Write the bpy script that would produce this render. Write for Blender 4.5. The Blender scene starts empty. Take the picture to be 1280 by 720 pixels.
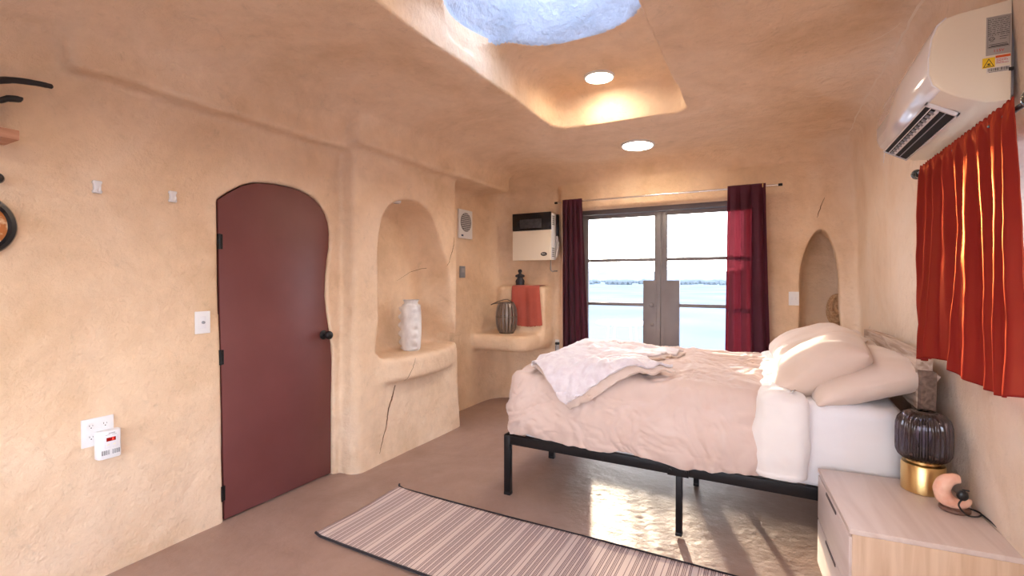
import bpy, bmesh, math, random
import numpy as np
from mathutils import Vector, Matrix, noise, Euler
random.seed(7)
PI = math.pi
scene = bpy.context.scene
COL = scene.collection

# ------------------------------------------------------------------ camera
cam = bpy.data.cameras.new('camera')
cam.lens = 599.0 / 1280.0 * 36.0
cam.sensor_width = 36.0
cam.clip_end = 5000
cam.clip_start = 0.02
camo = bpy.data.objects.new('camera', cam)
COL.objects.link(camo)
camo.location = (0, 0, 1.46)
camo.rotation_euler = (math.radians(90 - 0.96), 0, math.radians(28.1))
scene.camera = camo

# ------------------------------------------------------------------ colour management
vs = scene.view_settings
vs.view_transform = 'Standard'
try:
    vs.look = 'None'
except Exception:
    pass
vs.gamma = 1.0
vs.use_curve_mapping = False
vs.exposure = 0.54

# ------------------------------------------------------------------ light settings
SUN_DIR = Vector((-0.3267, 0.959, 0.0885)).normalized()     # towards the sun
SUN_ENERGY = 9.5
SUN_COLOR = (1.0, 0.80, 0.56)
SKY_STRENGTH = 6.5
LAMP_EMIT = 62.0
LAMP_COLOR = (1.0, 0.84, 0.64)

# ------------------------------------------------------------------ sky
world = bpy.data.worlds.new('sky')
scene.world = world
world.use_nodes = True
nt = world.node_tree
nt.nodes.clear()
N = nt.nodes.new
L = nt.links.new
out = N('ShaderNodeOutputWorld')
bg = N('ShaderNodeBackground')
tc = N('ShaderNodeTexCoord')
sep = N('ShaderNodeSeparateXYZ')
L(tc.outputs['Generated'], sep.inputs[0])
ramp = N('ShaderNodeValToRGB')
e = ramp.color_ramp.elements
e[0].position = 0.0
e[0].color = (0.95, 0.93, 0.90, 1)
e[1].position = 0.9
e[1].color = (0.42, 0.62, 1.0, 1)
m = ramp.color_ramp.elements.new(0.12)
m.color = (0.80, 0.90, 1.0, 1)
m = ramp.color_ramp.elements.new(0.35)
m.color = (0.58, 0.74, 1.0, 1)
L(sep.outputs['Z'], ramp.inputs[0])
# thin clouds
mp = N('ShaderNodeMapping')
mp.inputs['Scale'].default_value = (1.2, 1.2, 7.0)
L(tc.outputs['Generated'], mp.inputs[0])
nz = N('ShaderNodeTexNoise')
nz.inputs['Scale'].default_value = 3.0
nz.inputs['Detail'].default_value = 6.0
L(mp.outputs[0], nz.inputs['Vector'])
cr = N('ShaderNodeValToRGB')
cr.color_ramp.elements[0].position = 0.45
cr.color_ramp.elements[1].position = 0.62
L(nz.outputs[0], cr.inputs[0])
mx = N('ShaderNodeMixRGB')
L(cr.outputs[0], mx.inputs[0])
L(ramp.outputs[0], mx.inputs[1])
mx.inputs[2].default_value = (0.95, 0.97, 1.0, 1)
# glow of the sky round the sun
dt = N('ShaderNodeVectorMath')
dt.operation = 'DOT_PRODUCT'
nrm = N('ShaderNodeVectorMath')
nrm.operation = 'NORMALIZE'
L(tc.outputs['Generated'], nrm.inputs[0])
L(nrm.outputs[0], dt.inputs[0])
dt.inputs[1].default_value = SUN_DIR
gl = N('ShaderNodeMapRange')
gl.inputs[1].default_value = 0.90
gl.inputs[2].default_value = 1.0
gl.inputs[3].default_value = 0.0
gl.inputs[4].default_value = 1.0
L(dt.outputs['Value'], gl.inputs[0])
pw = N('ShaderNodeMath')
pw.operation = 'POWER'
L(gl.outputs[0], pw.inputs[0])
pw.inputs[1].default_value = 4.0
ml = N('ShaderNodeMath')
ml.operation = 'MULTIPLY'
L(pw.outputs[0], ml.inputs[0])
ml.inputs[1].default_value = 2.5
# the disc itself
dk = N('ShaderNodeMath')
dk.operation = 'GREATER_THAN'
L(dt.outputs['Value'], dk.inputs[0])
dk.inputs[1].default_value = math.cos(math.radians(0.45))
dm = N('ShaderNodeMath')
dm.operation = 'MULTIPLY'
L(dk.outputs[0], dm.inputs[0])
dm.inputs[1].default_value = 60.0
ad2 = N('ShaderNodeMath')
ad2.operation = 'ADD'
L(ml.outputs[0], ad2.inputs[0])
L(dm.outputs[0], ad2.inputs[1])
gc = N('ShaderNodeMixRGB')
gc.blend_type = 'MULTIPLY'
gc.inputs[0].default_value = 1.0
gc.inputs[1].default_value = (1.0, 0.88, 0.70, 1)
L(ad2.outputs[0], gc.inputs[2])
ad = N('ShaderNodeMixRGB')
ad.blend_type = 'ADD'
ad.inputs[0].default_value = 1.0
L(mx.outputs[0], ad.inputs[1])
L(gc.outputs[0], ad.inputs[2])
L(ad.outputs[0], bg.inputs[0])
bg.inputs[1].default_value = SKY_STRENGTH
L(bg.outputs[0], out.inputs[0])

sl = bpy.data.lights.new('sun', 'SUN')
sl.energy = SUN_ENERGY
sl.color = SUN_COLOR
sl.angle = math.radians(1.0)
so = bpy.data.objects.new('sun', sl)
COL.objects.link(so)
so.location = SUN_DIR * 30
so.rotation_euler = SUN_DIR.to_track_quat('Z', 'Y').to_euler()


# ------------------------------------------------------------------ helpers: objects
def tag(o, label=None, cat=None, group=None, kind=None):
    if label: o['label'] = label
    if cat: o['category'] = cat
    if group: o['group'] = group
    if kind: o['kind'] = kind
    return o


def empty(name, loc=(0, 0, 0), rz=0, label=None, cat=None, group=None, rot=None):
    o = bpy.data.objects.new(name, None)
    COL.objects.link(o)
    o.location = loc
    o.rotation_euler = rot if rot else (0, 0, rz)
    o.empty_display_size = 0.05
    return tag(o, label, cat, group)


def link(name, bm, mat, parent=None, smooth=True, loc=None, angle=None):
    me = bpy.data.meshes.new(name)
    bmesh.ops.recalc_face_normals(bm, faces=bm.faces[:])
    bm.to_mesh(me)
    bm.free()
    if mat is not None:
        for mm in (mat if isinstance(mat, (list, tuple)) else [mat]):
            me.materials.append(mm)
    for p in me.polygons:
        p.use_smooth = smooth
    if smooth:
        try:
            me.set_sharp_from_angle(angle=math.radians(angle or 38))
        except Exception:
            pass
    o = bpy.data.objects.new(name, me)
    COL.objects.link(o)
    if parent is not None:
        o.parent = parent
    if loc is not None:
        o.location = loc
    return o


def grid_mesh(name, pts, nu, nv, mat, parent=None, closed_u=False, thick=0, extra_quads=None):
    """pts[i*nv+j]"""
    faces = []
    for i in range(nu if closed_u else nu - 1):
        i2 = (i + 1) % nu
        for j in range(nv - 1):
            faces.append((i * nv + j, i2 * nv + j, i2 * nv + j + 1, i * nv + j + 1))
    me = bpy.data.meshes.new(name)
    me.from_pydata([tuple(p) for p in pts], [], faces)
    if mat is not None:
        me.materials.append(mat)
    me.polygons.foreach_set('use_smooth', [True] * len(me.polygons))
    o = bpy.data.objects.new(name, me)
    COL.objects.link(o)
    if parent is not None:
        o.parent = parent
    if thick:
        md = o.modifiers.new('thickness', 'SOLIDIFY')
        md.thickness = thick
        md.offset = 0
    return o


def bx(bm, x0, x1, y0, y1, z0, z1, bev=0.0, seg=2, rot=None, mi=0):
    r = bmesh.ops.create_cube(bm, size=1.0)
    vs_ = r['verts']
    c = Vector(((x0 + x1) / 2, (y0 + y1) / 2, (z0 + z1) / 2))
    s = (abs(x1 - x0), abs(y1 - y0), abs(z1 - z0))
    for v in vs_:
        v.co = Vector((v.co.x * s[0], v.co.y * s[1], v.co.z * s[2]))
        if rot is not None:
            v.co = rot @ v.co
        v.co += c
    es = list({e_ for v in vs_ for e_ in v.link_edges})
    fs = list({f for v in vs_ for f in v.link_faces})
    for f in fs:
        f.material_index = mi
    if bev > 0:
        bmesh.ops.bevel(bm, geom=es, offset=bev, segments=seg, affect='EDGES', profile=0.5)
    return bm


def newbm():
    return bmesh.new()


def box(name, x0, x1, y0, y1, z0, z1, mat, parent=None, bev=0.003, seg=2, rot=None):
    return link(name, bx(newbm(), x0, x1, y0, y1, z0, z1, bev, seg, rot), mat, parent)


def lathe(bm, prof, seg=32, c=(0, 0, 0), axis='Z', rib=None):
    """prof: list of (r, h)"""
    rings = []
    for k, (r, h) in enumerate(prof):
        ring = []
        for i in range(seg):
            a = 2 * PI * i / seg
            rr = r if rib is None else r * (1 + rib(a, k / (len(prof) - 1)))
            p = Vector((rr * math.cos(a), rr * math.sin(a), h))
            if axis == 'X': p = Vector((p.z, p.x, p.y))
            elif axis == 'Y': p = Vector((p.x, p.z, p.y))
            ring.append(bm.verts.new(p + Vector(c)))
        rings.append(ring)
    for a, b in zip(rings, rings[1:]):
        for i in range(seg):
            bm.faces.new((a[i], a[(i + 1) % seg], b[(i + 1) % seg], b[i]))
    if prof[0] != prof[-1]:
        if prof[0][0] > 1e-5: bm.faces.new(rings[0][::-1])
        if prof[-1][0] > 1e-5: bm.faces.new(rings[-1])
    bmesh.ops.remove_doubles(bm, verts=bm.verts[:], dist=1e-6)
    return bm


def tube(bm, pts, r, seg=10, caps=True):
    pts = [Vector(p) for p in pts]
    rs = r if isinstance(r, (list, tuple)) else [r] * len(pts)
    prev = None
    up = Vector((0, 0, 1))
    rings = []
    for i, p in enumerate(pts):
        t = (pts[min(i + 1, len(pts) - 1)] - pts[max(i - 1, 0)]).normalized()
        if prev is None:
            n = t.cross(up)
            if n.length < 1e-3: n = t.cross(Vector((1, 0, 0)))
            n.normalize()
        else:
            n = (prev - t * prev.dot(t)).normalized()
        prev = n
        b = t.cross(n)
        rings.append([bm.verts.new(p + (n * math.cos(2 * PI * k / seg) + b * math.sin(2 * PI * k / seg)) * rs[i]) for k in range(seg)])
    for a, b in zip(rings, rings[1:]):
        for i in range(seg):
            bm.faces.new((a[i], a[(i + 1) % seg], b[(i + 1) % seg], b[i]))
    if caps:
        bm.faces.new(rings[0][::-1])
        bm.faces.new(rings[-1])
    return bm


def smooth_path(pts, n=8):
    pts = [Vector(p) for p in pts]
    P = [pts[0]] + pts + [pts[-1]]
    o = []
    for i in range(1, len(P) - 2):
        for k in range(n):
            t = k / n
            p0, p1, p2, p3 = P[i - 1], P[i], P[i + 1], P[i + 2]
            o.append(0.5 * ((2 * p1) + (-p0 + p2) * t + (2 * p0 - 5 * p1 + 4 * p2 - p3) * t * t + (-p0 + 3 * p1 - 3 * p2 + p3) * t ** 3))
    o.append(pts[-1])
    return o


def prism(bm, poly, axis, a0, a1, bev=0.0, seg=2):
    """extrude a 2-D polygon along an axis"""
    def mk(u, v, w):
        return {'X': (w, u, v), 'Y': (u, w, v), 'Z': (u, v, w)}[axis]
    A = [bm.verts.new(mk(u, v, a0)) for u, v in poly]
    B = [bm.verts.new(mk(u, v, a1)) for u, v in poly]
    n = len(poly)
    fs = [bm.faces.new(A), bm.faces.new(B[::-1])]
    for i in range(n):
        fs.append(bm.faces.new((A[i], B[i], B[(i + 1) % n], A[(i + 1) % n])))
    bmesh.ops.recalc_face_normals(bm, faces=fs)
    if bev > 0:
        es = [e_ for e_ in {e2 for f in fs[:2] for e2 in f.edges}]
        bmesh.ops.bevel(bm, geom=es, offset=bev, segments=seg, affect='EDGES', profile=0.5)
    return bm


def fbm(p, o=4, lac=2.0, g=0.5):
    a, s, f = 1.0, 0.0, 1.0
    for _ in range(o):
        s += a * noise.noise(p * f)
        a *= g
        f *= lac
    return s


def ridge(p, o=3):
    a, s, f = 1.0, 0.0, 1.0
    for _ in range(o):
        s += a * (1 - abs(noise.noise(p * f)) * 2.2)
        a *= 0.5
        f *= 2.1
    return s - 1.0


# ------------------------------------------------------------------ helpers: materials
def mat(name, color, rough=0.6, metal=0.0, color2=None, nscale=5.0, ndetail=5.0, bump=0.0, bscale=40.0,
        spec=0.5, stretch=(1, 1, 1), lo=0.35, hi=0.65, emit=None, sheen=0.0, trans=0.0, ior=1.45, alpha=1.0, coat=0.0, spectint=None):
    mt = bpy.data.materials.new(name)
    mt.use_nodes = True
    t = mt.node_tree
    b = t.nodes['Principled BSDF']
    b.inputs['Base Color'].default_value = (*color, 1)
    b.inputs['Roughness'].default_value = rough
    b.inputs['Metallic'].default_value = metal
    b.inputs['Specular IOR Level'].default_value = spec
    b.inputs['IOR'].default_value = ior
    if sheen: b.inputs['Sheen Weight'].default_value = sheen
    if trans: b.inputs['Transmission Weight'].default_value = trans
    if coat: b.inputs['Coat Weight'].default_value = coat
    if spectint: b.inputs['Specular Tint'].default_value = (*spectint, 1)
    if alpha < 1: b.inputs['Alpha'].default_value = alpha
    if emit:
        b.inputs['Emission Color'].default_value = (*emit[0], 1)
        b.inputs['Emission Strength'].default_value = emit[1]
    c = t.nodes.new('ShaderNodeTexCoord')
    mpn = t.nodes.new('ShaderNodeMapping')
    mpn.inputs['Scale'].default_value = stretch
    t.links.new(c.outputs['Object'], mpn.inputs[0])
    n1 = t.nodes.new('ShaderNodeTexNoise')
    n1.inputs['Scale'].default_value = nscale
    n1.inputs['Detail'].default_value = ndetail
    t.links.new(mpn.outputs[0], n1.inputs['Vector'])
    if color2 is not None:
        r = t.nodes.new('ShaderNodeValToRGB')
        r.color_ramp.elements[0].position = lo
        r.color_ramp.elements[0].color = (*color, 1)
        r.color_ramp.elements[1].position = hi
        r.color_ramp.elements[1].color = (*color2, 1)
        t.links.new(n1.outputs[0], r.inputs[0])
        t.links.new(r.outputs[0], b.inputs['Base Color'])
    if bump > 0:
        n2 = t.nodes.new('ShaderNodeTexNoise')
        n2.inputs['Scale'].default_value = bscale
        n2.inputs['Detail'].default_value = 6
        t.links.new(mpn.outputs[0], n2.inputs['Vector'])
        bp = t.nodes.new('ShaderNodeBump')
        bp.inputs['Strength'].default_value = bump
        bp.inputs['Distance'].default_value = 0.01
        t.links.new(n2.outputs[0], bp.inputs['Height'])
        t.links.new(bp.outputs[0], b.inputs['Normal'])
    return mt


def adobe(name, cols, bump=0.5, pale=None):
    mt = bpy.data.materials.new(name)
    mt.use_nodes = True
    t = mt.node_tree
    nn, ll = t.nodes.new, t.links.new
    b = t.nodes['Principled BSDF']
    b.inputs['Roughness'].default_value = 0.85
    b.inputs['Specular IOR Level'].default_value = 0.25
    c = nn('ShaderNodeTexCoord')
    n1 = nn('ShaderNodeTexNoise')
    n1.inputs['Scale'].default_value = 1.3
    n1.inputs['Detail'].default_value = 8
    n1.inputs['Roughness'].default_value = 0.62
    n1.inputs['Distortion'].default_value = 0.6
    ll(c.outputs['Object'], n1.inputs['Vector'])
    r = nn('ShaderNodeValToRGB')
    r.color_ramp.elements[0].position = 0.32
    r.color_ramp.elements[0].color = (*cols[0], 1)
    r.color_ramp.elements[1].position = 0.70
    r.color_ramp.elements[1].color = (*cols[2], 1)
    k = r.color_ramp.elements.new(0.5)
    k.color = (*cols[1], 1)
    ll(n1.outputs[0], r.inputs[0])
    # small trowel blotches
    n3 = nn('ShaderNodeTexNoise')
    n3.inputs['Scale'].default_value = 11
    n3.inputs['Detail'].default_value = 7
    n3.inputs['Roughness'].default_value = 0.7
    ll(c.outputs['Object'], n3.inputs['Vector'])
    mr = nn('ShaderNodeMapRange')
    mr.inputs[1].default_value = 0.3
    mr.inputs[2].default_value = 0.7
    mr.inputs[3].default_value = 0.94
    mr.inputs[4].default_value = 1.04
    ll(n3.outputs[0], mr.inputs[0])
    mm = nn('ShaderNodeMixRGB')
    mm.blend_type = 'MULTIPLY'
    mm.inputs[0].default_value = 1
    ll(r.outputs[0], mm.inputs[1])
    ll(mr.outputs[0], mm.inputs[2])
    last = mm.outputs[0]
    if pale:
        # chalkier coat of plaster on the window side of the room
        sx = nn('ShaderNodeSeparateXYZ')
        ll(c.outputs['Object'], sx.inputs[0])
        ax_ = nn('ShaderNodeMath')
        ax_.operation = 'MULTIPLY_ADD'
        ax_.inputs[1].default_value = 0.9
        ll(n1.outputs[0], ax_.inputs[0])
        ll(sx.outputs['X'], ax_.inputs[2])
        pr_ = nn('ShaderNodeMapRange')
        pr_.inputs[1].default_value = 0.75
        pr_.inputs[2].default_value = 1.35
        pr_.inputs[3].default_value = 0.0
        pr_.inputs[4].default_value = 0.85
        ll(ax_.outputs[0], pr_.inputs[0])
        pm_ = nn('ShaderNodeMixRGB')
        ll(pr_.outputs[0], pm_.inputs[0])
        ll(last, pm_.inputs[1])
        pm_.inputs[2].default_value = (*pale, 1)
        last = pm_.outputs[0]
        # thin darker trowel scratches
        wv = nn('ShaderNodeTexNoise')
        wv.inputs['Scale'].default_value = 3.0
        wv.inputs['Detail'].default_value = 10
        wv.inputs['Roughness'].default_value = 0.75
        wv.inputs['Distortion'].default_value = 2.5
        ll(c.outputs['Object'], wv.inputs['Vector'])
        wr_ = nn('ShaderNodeMapRange')
        wr_.inputs[1].default_value = 0.30
        wr_.inputs[2].default_value = 0.42
        wr_.inputs[3].default_value = 0.86
        wr_.inputs[4].default_value = 1.0
        ll(wv.outputs[0], wr_.inputs[0])
        wm = nn('ShaderNodeMixRGB')
        wm.blend_type = 'MULTIPLY'
        wm.inputs[0].default_value = 1
        ll(last, wm.inputs[1])
        ll(wr_.outputs[0], wm.inputs[2])
        last = wm.outputs[0]
    ll(last, b.inputs['Base Color'])
    n2 = nn('ShaderNodeTexNoise')
    n2.inputs['Scale'].default_value = 7
    n2.inputs['Detail'].default_value = 12
    n2.inputs['Roughness'].default_value = 0.6
    ll(c.outputs['Object'], n2.inputs['Vector'])
    v = nn('ShaderNodeTexVoronoi')
    v.feature = 'SMOOTH_F1'
    v.inputs['Scale'].default_value = 14
    nd = nn('ShaderNodeMixRGB')
    nd.blend_type = 'ADD'
    nd.inputs[0].default_value = 0.25
    ll(c.outputs['Object'], nd.inputs[1])
    ll(n3.outputs['Color'], nd.inputs[2])
    ll(nd.outputs[0], v.inputs['Vector'])
    am = nn('ShaderNodeMath')
    am.operation = 'MULTIPLY_ADD'
    am.inputs[1].default_value = 0.18
    ll(v.outputs['Distance'], am.inputs[0])
    ll(n2.outputs[0], am.inputs[2])
    bp = nn('ShaderNodeBump')
    bp.inputs['Strength'].default_value = bump
    bp.inputs['Distance'].default_value = 0.035
    ll(am.outputs[0], bp.inputs['Height'])
    ll(bp.outputs[0], b.inputs['Normal'])
    return mt


def cloth_mat(name, color, rough=0.8, transl=0.0, transp=0.0, sheen=0.3, bump=0.15, color2=None, weave=900, nscale=6, tcol=None, pcol=None, spec=0.15, spectint=None, gloss=None):
    mt = bpy.data.materials.new(name)
    mt.use_nodes = True
    t = mt.node_tree
    nn, ll = t.nodes.new, t.links.new
    b = t.nodes['Principled BSDF']
    outn = t.nodes['Material Output']
    b.inputs['Base Color'].default_value = (*color, 1)
    b.inputs['Roughness'].default_value = rough
    b.inputs['Sheen Weight'].default_value = sheen
    b.inputs['Specular IOR Level'].default_value = spec
    if spectint: b.inputs['Specular Tint'].default_value = (*spectint, 1)
    c = nn('ShaderNodeTexCoord')
    n = nn('ShaderNodeTexNoise')
    n.inputs['Scale'].default_value = nscale
    n.inputs['Detail'].default_value = 6
    ll(c.outputs['Object'], n.inputs['Vector'])
    r = nn('ShaderNodeValToRGB')
    r.color_ramp.elements[0].position = 0.35
    r.color_ramp.elements[1].position = 0.65
    r.color_ramp.elements[0].color = (*color, 1)
    r.color_ramp.elements[1].color = (*(color2 or color), 1)
    ll(n.outputs[0], r.inputs[0])
    ll(r.outputs[0], b.inputs['Base Color'])
    w = nn('ShaderNodeTexNoise')
    w.inputs['Scale'].default_value = weave
    w.inputs['Detail'].default_value = 2
    ll(c.outputs['Object'], w.inputs['Vector'])
    bp = nn('ShaderNodeBump')
    bp.inputs['Strength'].default_value = bump
    bp.inputs['Distance'].default_value = 0.002
    ll(w.outputs[0], bp.inputs['Height'])
    ll(bp.outputs[0], b.inputs['Normal'])
    last = b.outputs[0]
    if gloss:
        gb = nn('ShaderNodeBsdfGlossy')
        gb.inputs['Color'].default_value = (*gloss[0], 1)
        gb.inputs['Roughness'].default_value = gloss[1]
        gm = nn('ShaderNodeMixShader')
        gm.inputs[0].default_value = gloss[2]
        ll(last, gm.inputs[1])
        ll(gb.outputs[0], gm.inputs[2])
        last = gm.outputs[0]
    if transl:
        tr = nn('ShaderNodeBsdfTranslucent')
        ll(r.outputs[0], tr.inputs[0])
        hs = nn('ShaderNodeHueSaturation')
        hs.inputs['Saturation'].default_value = 1.1
        hs.inputs['Value'].default_value = 2.2
        ll(r.outputs[0], hs.inputs['Color'])
        ll(hs.outputs[0], tr.inputs[0])
        if tcol:
            t.links.remove(tr.inputs[0].links[0])
            tr.inputs[0].default_value = (*tcol, 1)
        mxs = nn('ShaderNodeMixShader')
        mxs.inputs[0].default_value = transl
        ll(last, mxs.inputs[1])
        ll(tr.outputs[0], mxs.inputs[2])
        last = mxs.outputs[0]
    if transp:
        tp = nn('ShaderNodeBsdfTransparent')
        tp.inputs[0].default_value = (*(pcol or [min(1, x * 3 + 0.25) for x in color]), 1)
        mxs = nn('ShaderNodeMixShader')
        mxs.inputs[0].default_value = transp
        ll(last, mxs.inputs[1])
        ll(tp.outputs[0], mxs.inputs[2])
        last = mxs.outputs[0]
    ll(last, outn.inputs[0])
    return mt


def glass_mat(name, color=(1, 1, 1), rough=0.0, f=0.12):
    mt = bpy.data.materials.new(name)
    mt.use_nodes = True
    t = mt.node_tree
    t.nodes.clear()
    nn, ll = t.nodes.new, t.links.new
    o = nn('ShaderNodeOutputMaterial')
    tp = nn('ShaderNodeBsdfTransparent')
    tp.inputs[0].default_value = (*color, 1)
    g = nn('ShaderNodeBsdfGlossy')
    g.inputs['Roughness'].default_value = rough
    lw = nn('ShaderNodeLayerWeight')
    lw.inputs[0].default_value = f
    mxs = nn('ShaderNodeMixShader')
    ll(lw.outputs['Fresnel'], mxs.inputs[0])
    ll(tp.outputs[0], mxs.inputs[1])
    ll(g.outputs[0], mxs.inputs[2])
    ll(mxs.outputs[0], o.inputs[0])
    return mt


def wood_mat(name, c1, c2, axis=0, scale=1.0, rough=0.55, bump=0.15, contrast=(0.35, 0.65)):
    mt = bpy.data.materials.new(name)
    mt.use_nodes = True
    t = mt.node_tree
    nn, ll = t.nodes.new, t.links.new
    b = t.nodes['Principled BSDF']
    b.inputs['Roughness'].default_value = rough
    c = nn('ShaderNodeTexCoord')
    mpn = nn('ShaderNodeMapping')
    s = [14 * scale] * 3
    s[axis] = 1.0 * scale
    mpn.inputs['Scale'].default_value = s
    ll(c.outputs['Object'], mpn.inputs[0])
    n = nn('ShaderNodeTexNoise')
    n.inputs['Scale'].default_value = 1.6
    n.inputs['Detail'].default_value = 8
    n.inputs['Distortion'].default_value = 0.8
    ll(mpn.outputs[0], n.inputs['Vector'])
    r = nn('ShaderNodeValToRGB')
    r.color_ramp.elements[0].position = contrast[0]
    r.color_ramp.elements[1].position = contrast[1]
    r.color_ramp.elements[0].color = (*c1, 1)
    r.color_ramp.elements[1].color = (*c2, 1)
    ll(n.outputs[0], r.inputs[0])
    ll(r.outputs[0], b.inputs['Base Color'])
    bp = nn('ShaderNodeBump')
    bp.inputs['Strength'].default_value = bump
    bp.inputs['Distance'].default_value = 0.004
    ll(n.outputs[0], bp.inputs['Height'])
    ll(bp.outputs[0], b.inputs['Normal'])
    return mt


M = {}
M['wall'] = adobe('adobe_plaster', [(0.70, 0.49, 0.315), (0.80, 0.59, 0.41), (0.86, 0.67, 0.50)], 0.7, pale=(0.84, 0.73, 0.64))
M['ceiling'] = M['wall']
M['right'] = M['wall']
M['shaft'] = adobe('skylit_blue_plaster', [(0.38, 0.45, 0.57), (0.46, 0.53, 0.66), (0.54, 0.61, 0.74)], 0.8)  # whitish shaft; the blue of the sky light is put into its colour
M['door'] = mat('maroon_paint', (0.150, 0.045, 0.042), 0.42, color2=(0.170, 0.053, 0.050), nscale=3, bump=0.05, bscale=30)
M['black_metal'] = mat('black_metal', (0.008, 0.008, 0.010), 0.38, 0.2)
M['black_plastic'] = mat('black_plastic', (0.012, 0.012, 0.014), 0.35)
M['white_plastic'] = mat('white_plastic', (0.80, 0.80, 0.82), 0.35)
M['cream_plastic'] = mat('cream_plastic', (0.86, 0.79, 0.66), 0.4)
M['gloss_white'] = mat('glossy_white', (0.82, 0.82, 0.86), 0.12, coat=0.5)
M['chrome'] = mat('chrome', (0.75, 0.74, 0.72), 0.25, 1.0)
M['door_metal'] = mat('grey_door_metal', (0.15, 0.14, 0.155), 0.45, 0.1, color2=(0.18, 0.168, 0.18), nscale=4)
M['brass'] = mat('brushed_brass', (0.72, 0.50, 0.22), 0.28, 1.0, bump=0.1, bscale=6, stretch=(1, 1, 60))
M['glass'] = glass_mat('window_glass', (0.97, 0.98, 1.0))
M['dark'] = mat('dark_gap', (0.01, 0.01, 0.01), 0.8)


# ------------------------------------------------------------------ the adobe shell: one smooth field of plaster
H = 0.02
X0, X1, Y0, Y1, Z0, Z1 = -3.30, 1.16, -1.74, 5.74, -0.05, 3.33
gx = np.arange(X0, X1 + 1e-6, H, dtype=np.float32)
gy = np.arange(Y0, Y1 + 1e-6, H, dtype=np.float32)
gz = np.arange(Z0, Z1 + 1e-6, H, dtype=np.float32)
GX = gx[:, None, None]
GY = gy[None, :, None]
GZ = gz[None, None, :]


def smax(a, b, k):
    h = np.maximum(k - np.abs(a - b), 0) / k
    return np.maximum(a, b) + h * h * k * 0.25


def smin(a, b, k):
    return -smax(-a, -b, k)


def rbox(cx, cy, cz, hx, hy, hz, r):
    qx = np.abs(GX - cx) - (hx - r)
    qy = np.abs(GY - cy) - (hy - r)
    qz = np.abs(GZ - cz) - (hz - r)
    return np.sqrt(np.maximum(qx, 0) ** 2 + np.maximum(qy, 0) ** 2 + np.maximum(qz, 0) ** 2) + np.minimum(np.maximum(qx, np.maximum(qy, qz)), 0) - r


def solid_box(x0, x1, y0, y1, z0, z1, r):
    return rbox((x0 + x1) / 2, (y0 + y1) / 2, (z0 + z1) / 2, (x1 - x0) / 2, (y1 - y0) / 2, (z1 - z0) / 2, r)


def poly2d(A, B, poly):
    """signed distance to a polygon on a 2-D grid; negative inside"""
    d = np.full(np.broadcast(A, B).shape, 1e9, dtype=np.float32)
    s = np.ones_like(d)
    n = len(poly)
    j = n - 1
    for i in range(n):
        ax, ay = poly[i]
        bx_, by = poly[j]
        ex, ey = bx_ - ax, by - ay
        wx, wy = A - ax, B - ay
        t = np.clip((wx * ex + wy * ey) / (ex * ex + ey * ey), 0, 1)
        d = np.minimum(d, (wx - ex * t) ** 2 + (wy - ey * t) ** 2)
        c1 = B >= ay
        c2 = B < by
        c3 = ex * wy > ey * wx
        s = np.where((c1 & c2 & c3) | (~c1 & ~c2 & ~c3), -s, s)
        j = i
    return s * np.sqrt(d)


def smooth_poly(pts, n=4):
    """catmull-rom closed"""
    o = []
    m_ = len(pts)
    for i in range(m_):
        p0, p1, p2, p3 = [Vector((*pts[(i + q) % m_], 0)) for q in (-1, 0, 1, 2)]
        for k in range(n):
            t = k / n
            v = 0.5 * ((2 * p1) + (-p0 + p2) * t + (2 * p0 - 5 * p1 + 4 * p2 - p3) * t * t + (-p0 + 3 * p1 - 3 * p2 + p3) * t ** 3)
            o.append((v.x, v.y))
    return o


DOOR_POLY = [(1.722, 0.008), (1.716, 0.6), (1.706, 1.25), (1.700, 1.935), (1.74, 1.968), (1.777, 1.997), (1.854, 2.047), (1.93, 2.076),
             (2.02, 2.088), (2.104, 2.093), (2.18, 2.094), (2.26, 2.084), (2.33, 2.066), (2.39, 2.040), (2.44, 1.998), (2.48, 1.945),
             (2.505, 1.885), (2.515, 1.80), (2.512, 1.70), (2.492, 1.60), (2.478, 1.48), (2.472, 1.342), (2.486, 1.22), (2.506, 1.102),
             (2.526, 0.98), (2.534, 0.859), (2.530, 0.70), (2.524, 0.559), (2.522, 0.3), (2.520, 0.008)]
NICHE_POLY = smooth_poly([(2.93, 0.80), (2.895, 1.14), (2.888, 1.52), (2.895, 1.80), (2.95, 1.985), (3.06, 2.10), (3.23, 2.15), (3.425, 2.14),
                          (3.564, 2.06), (3.65, 1.93), (3.70, 1.80), (3.80, 1.64), (3.85, 1.48), (3.865, 1.22), (3.90, 1.04), (3.92, 0.80)], 3)
FAR_NICHE = smooth_poly([(0.290, 0.93), (0.272, 1.25), (0.268, 1.536), (0.318, 1.762), (0.375, 1.885), (0.432, 1.929), (0.488, 1.867),
                         (0.539, 1.718), (0.571, 1.496), (0.576, 1.2), (0.576, 0.93)], 3)

# slow unevenness of hand-laid plaster
wob = (0.010 * np.sin(2.1 * GX + 1.3 * GY + 0.5) * np.cos(1.9 * GZ + 1.1 * GY) + 0.007 * np.sin(4.3 * GY - 2.0 * GZ + 1.0) * np.cos(3.7 * GX + 2.9 * GZ)
       + 0.0035 * np.sin(9.1 * GY + 5.2 * GZ) * np.cos(8.3 * GX - 7.1 * GZ + 2.0) + 0.0018 * np.sin(19 * GY + 4 * np.sin(6 * GZ)) * np.sin(17 * GZ + 13 * GX))
left = (-3.02 - GX) + 0 * GY + 0 * GZ
right = GX - (0.80 - 0.15 * GZ / 2.75) + 0 * GY
far = (GY - 5.30) + 0 * GX + 0 * GZ
back = (-1.60 - GY)
ceil = (GZ - 2.75) + 0 * GX + 0 * GY
air = smax(left, far, 0.45)
air = smax(air, back, 0.2)
air = smax(air, right, 0.14)
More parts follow.
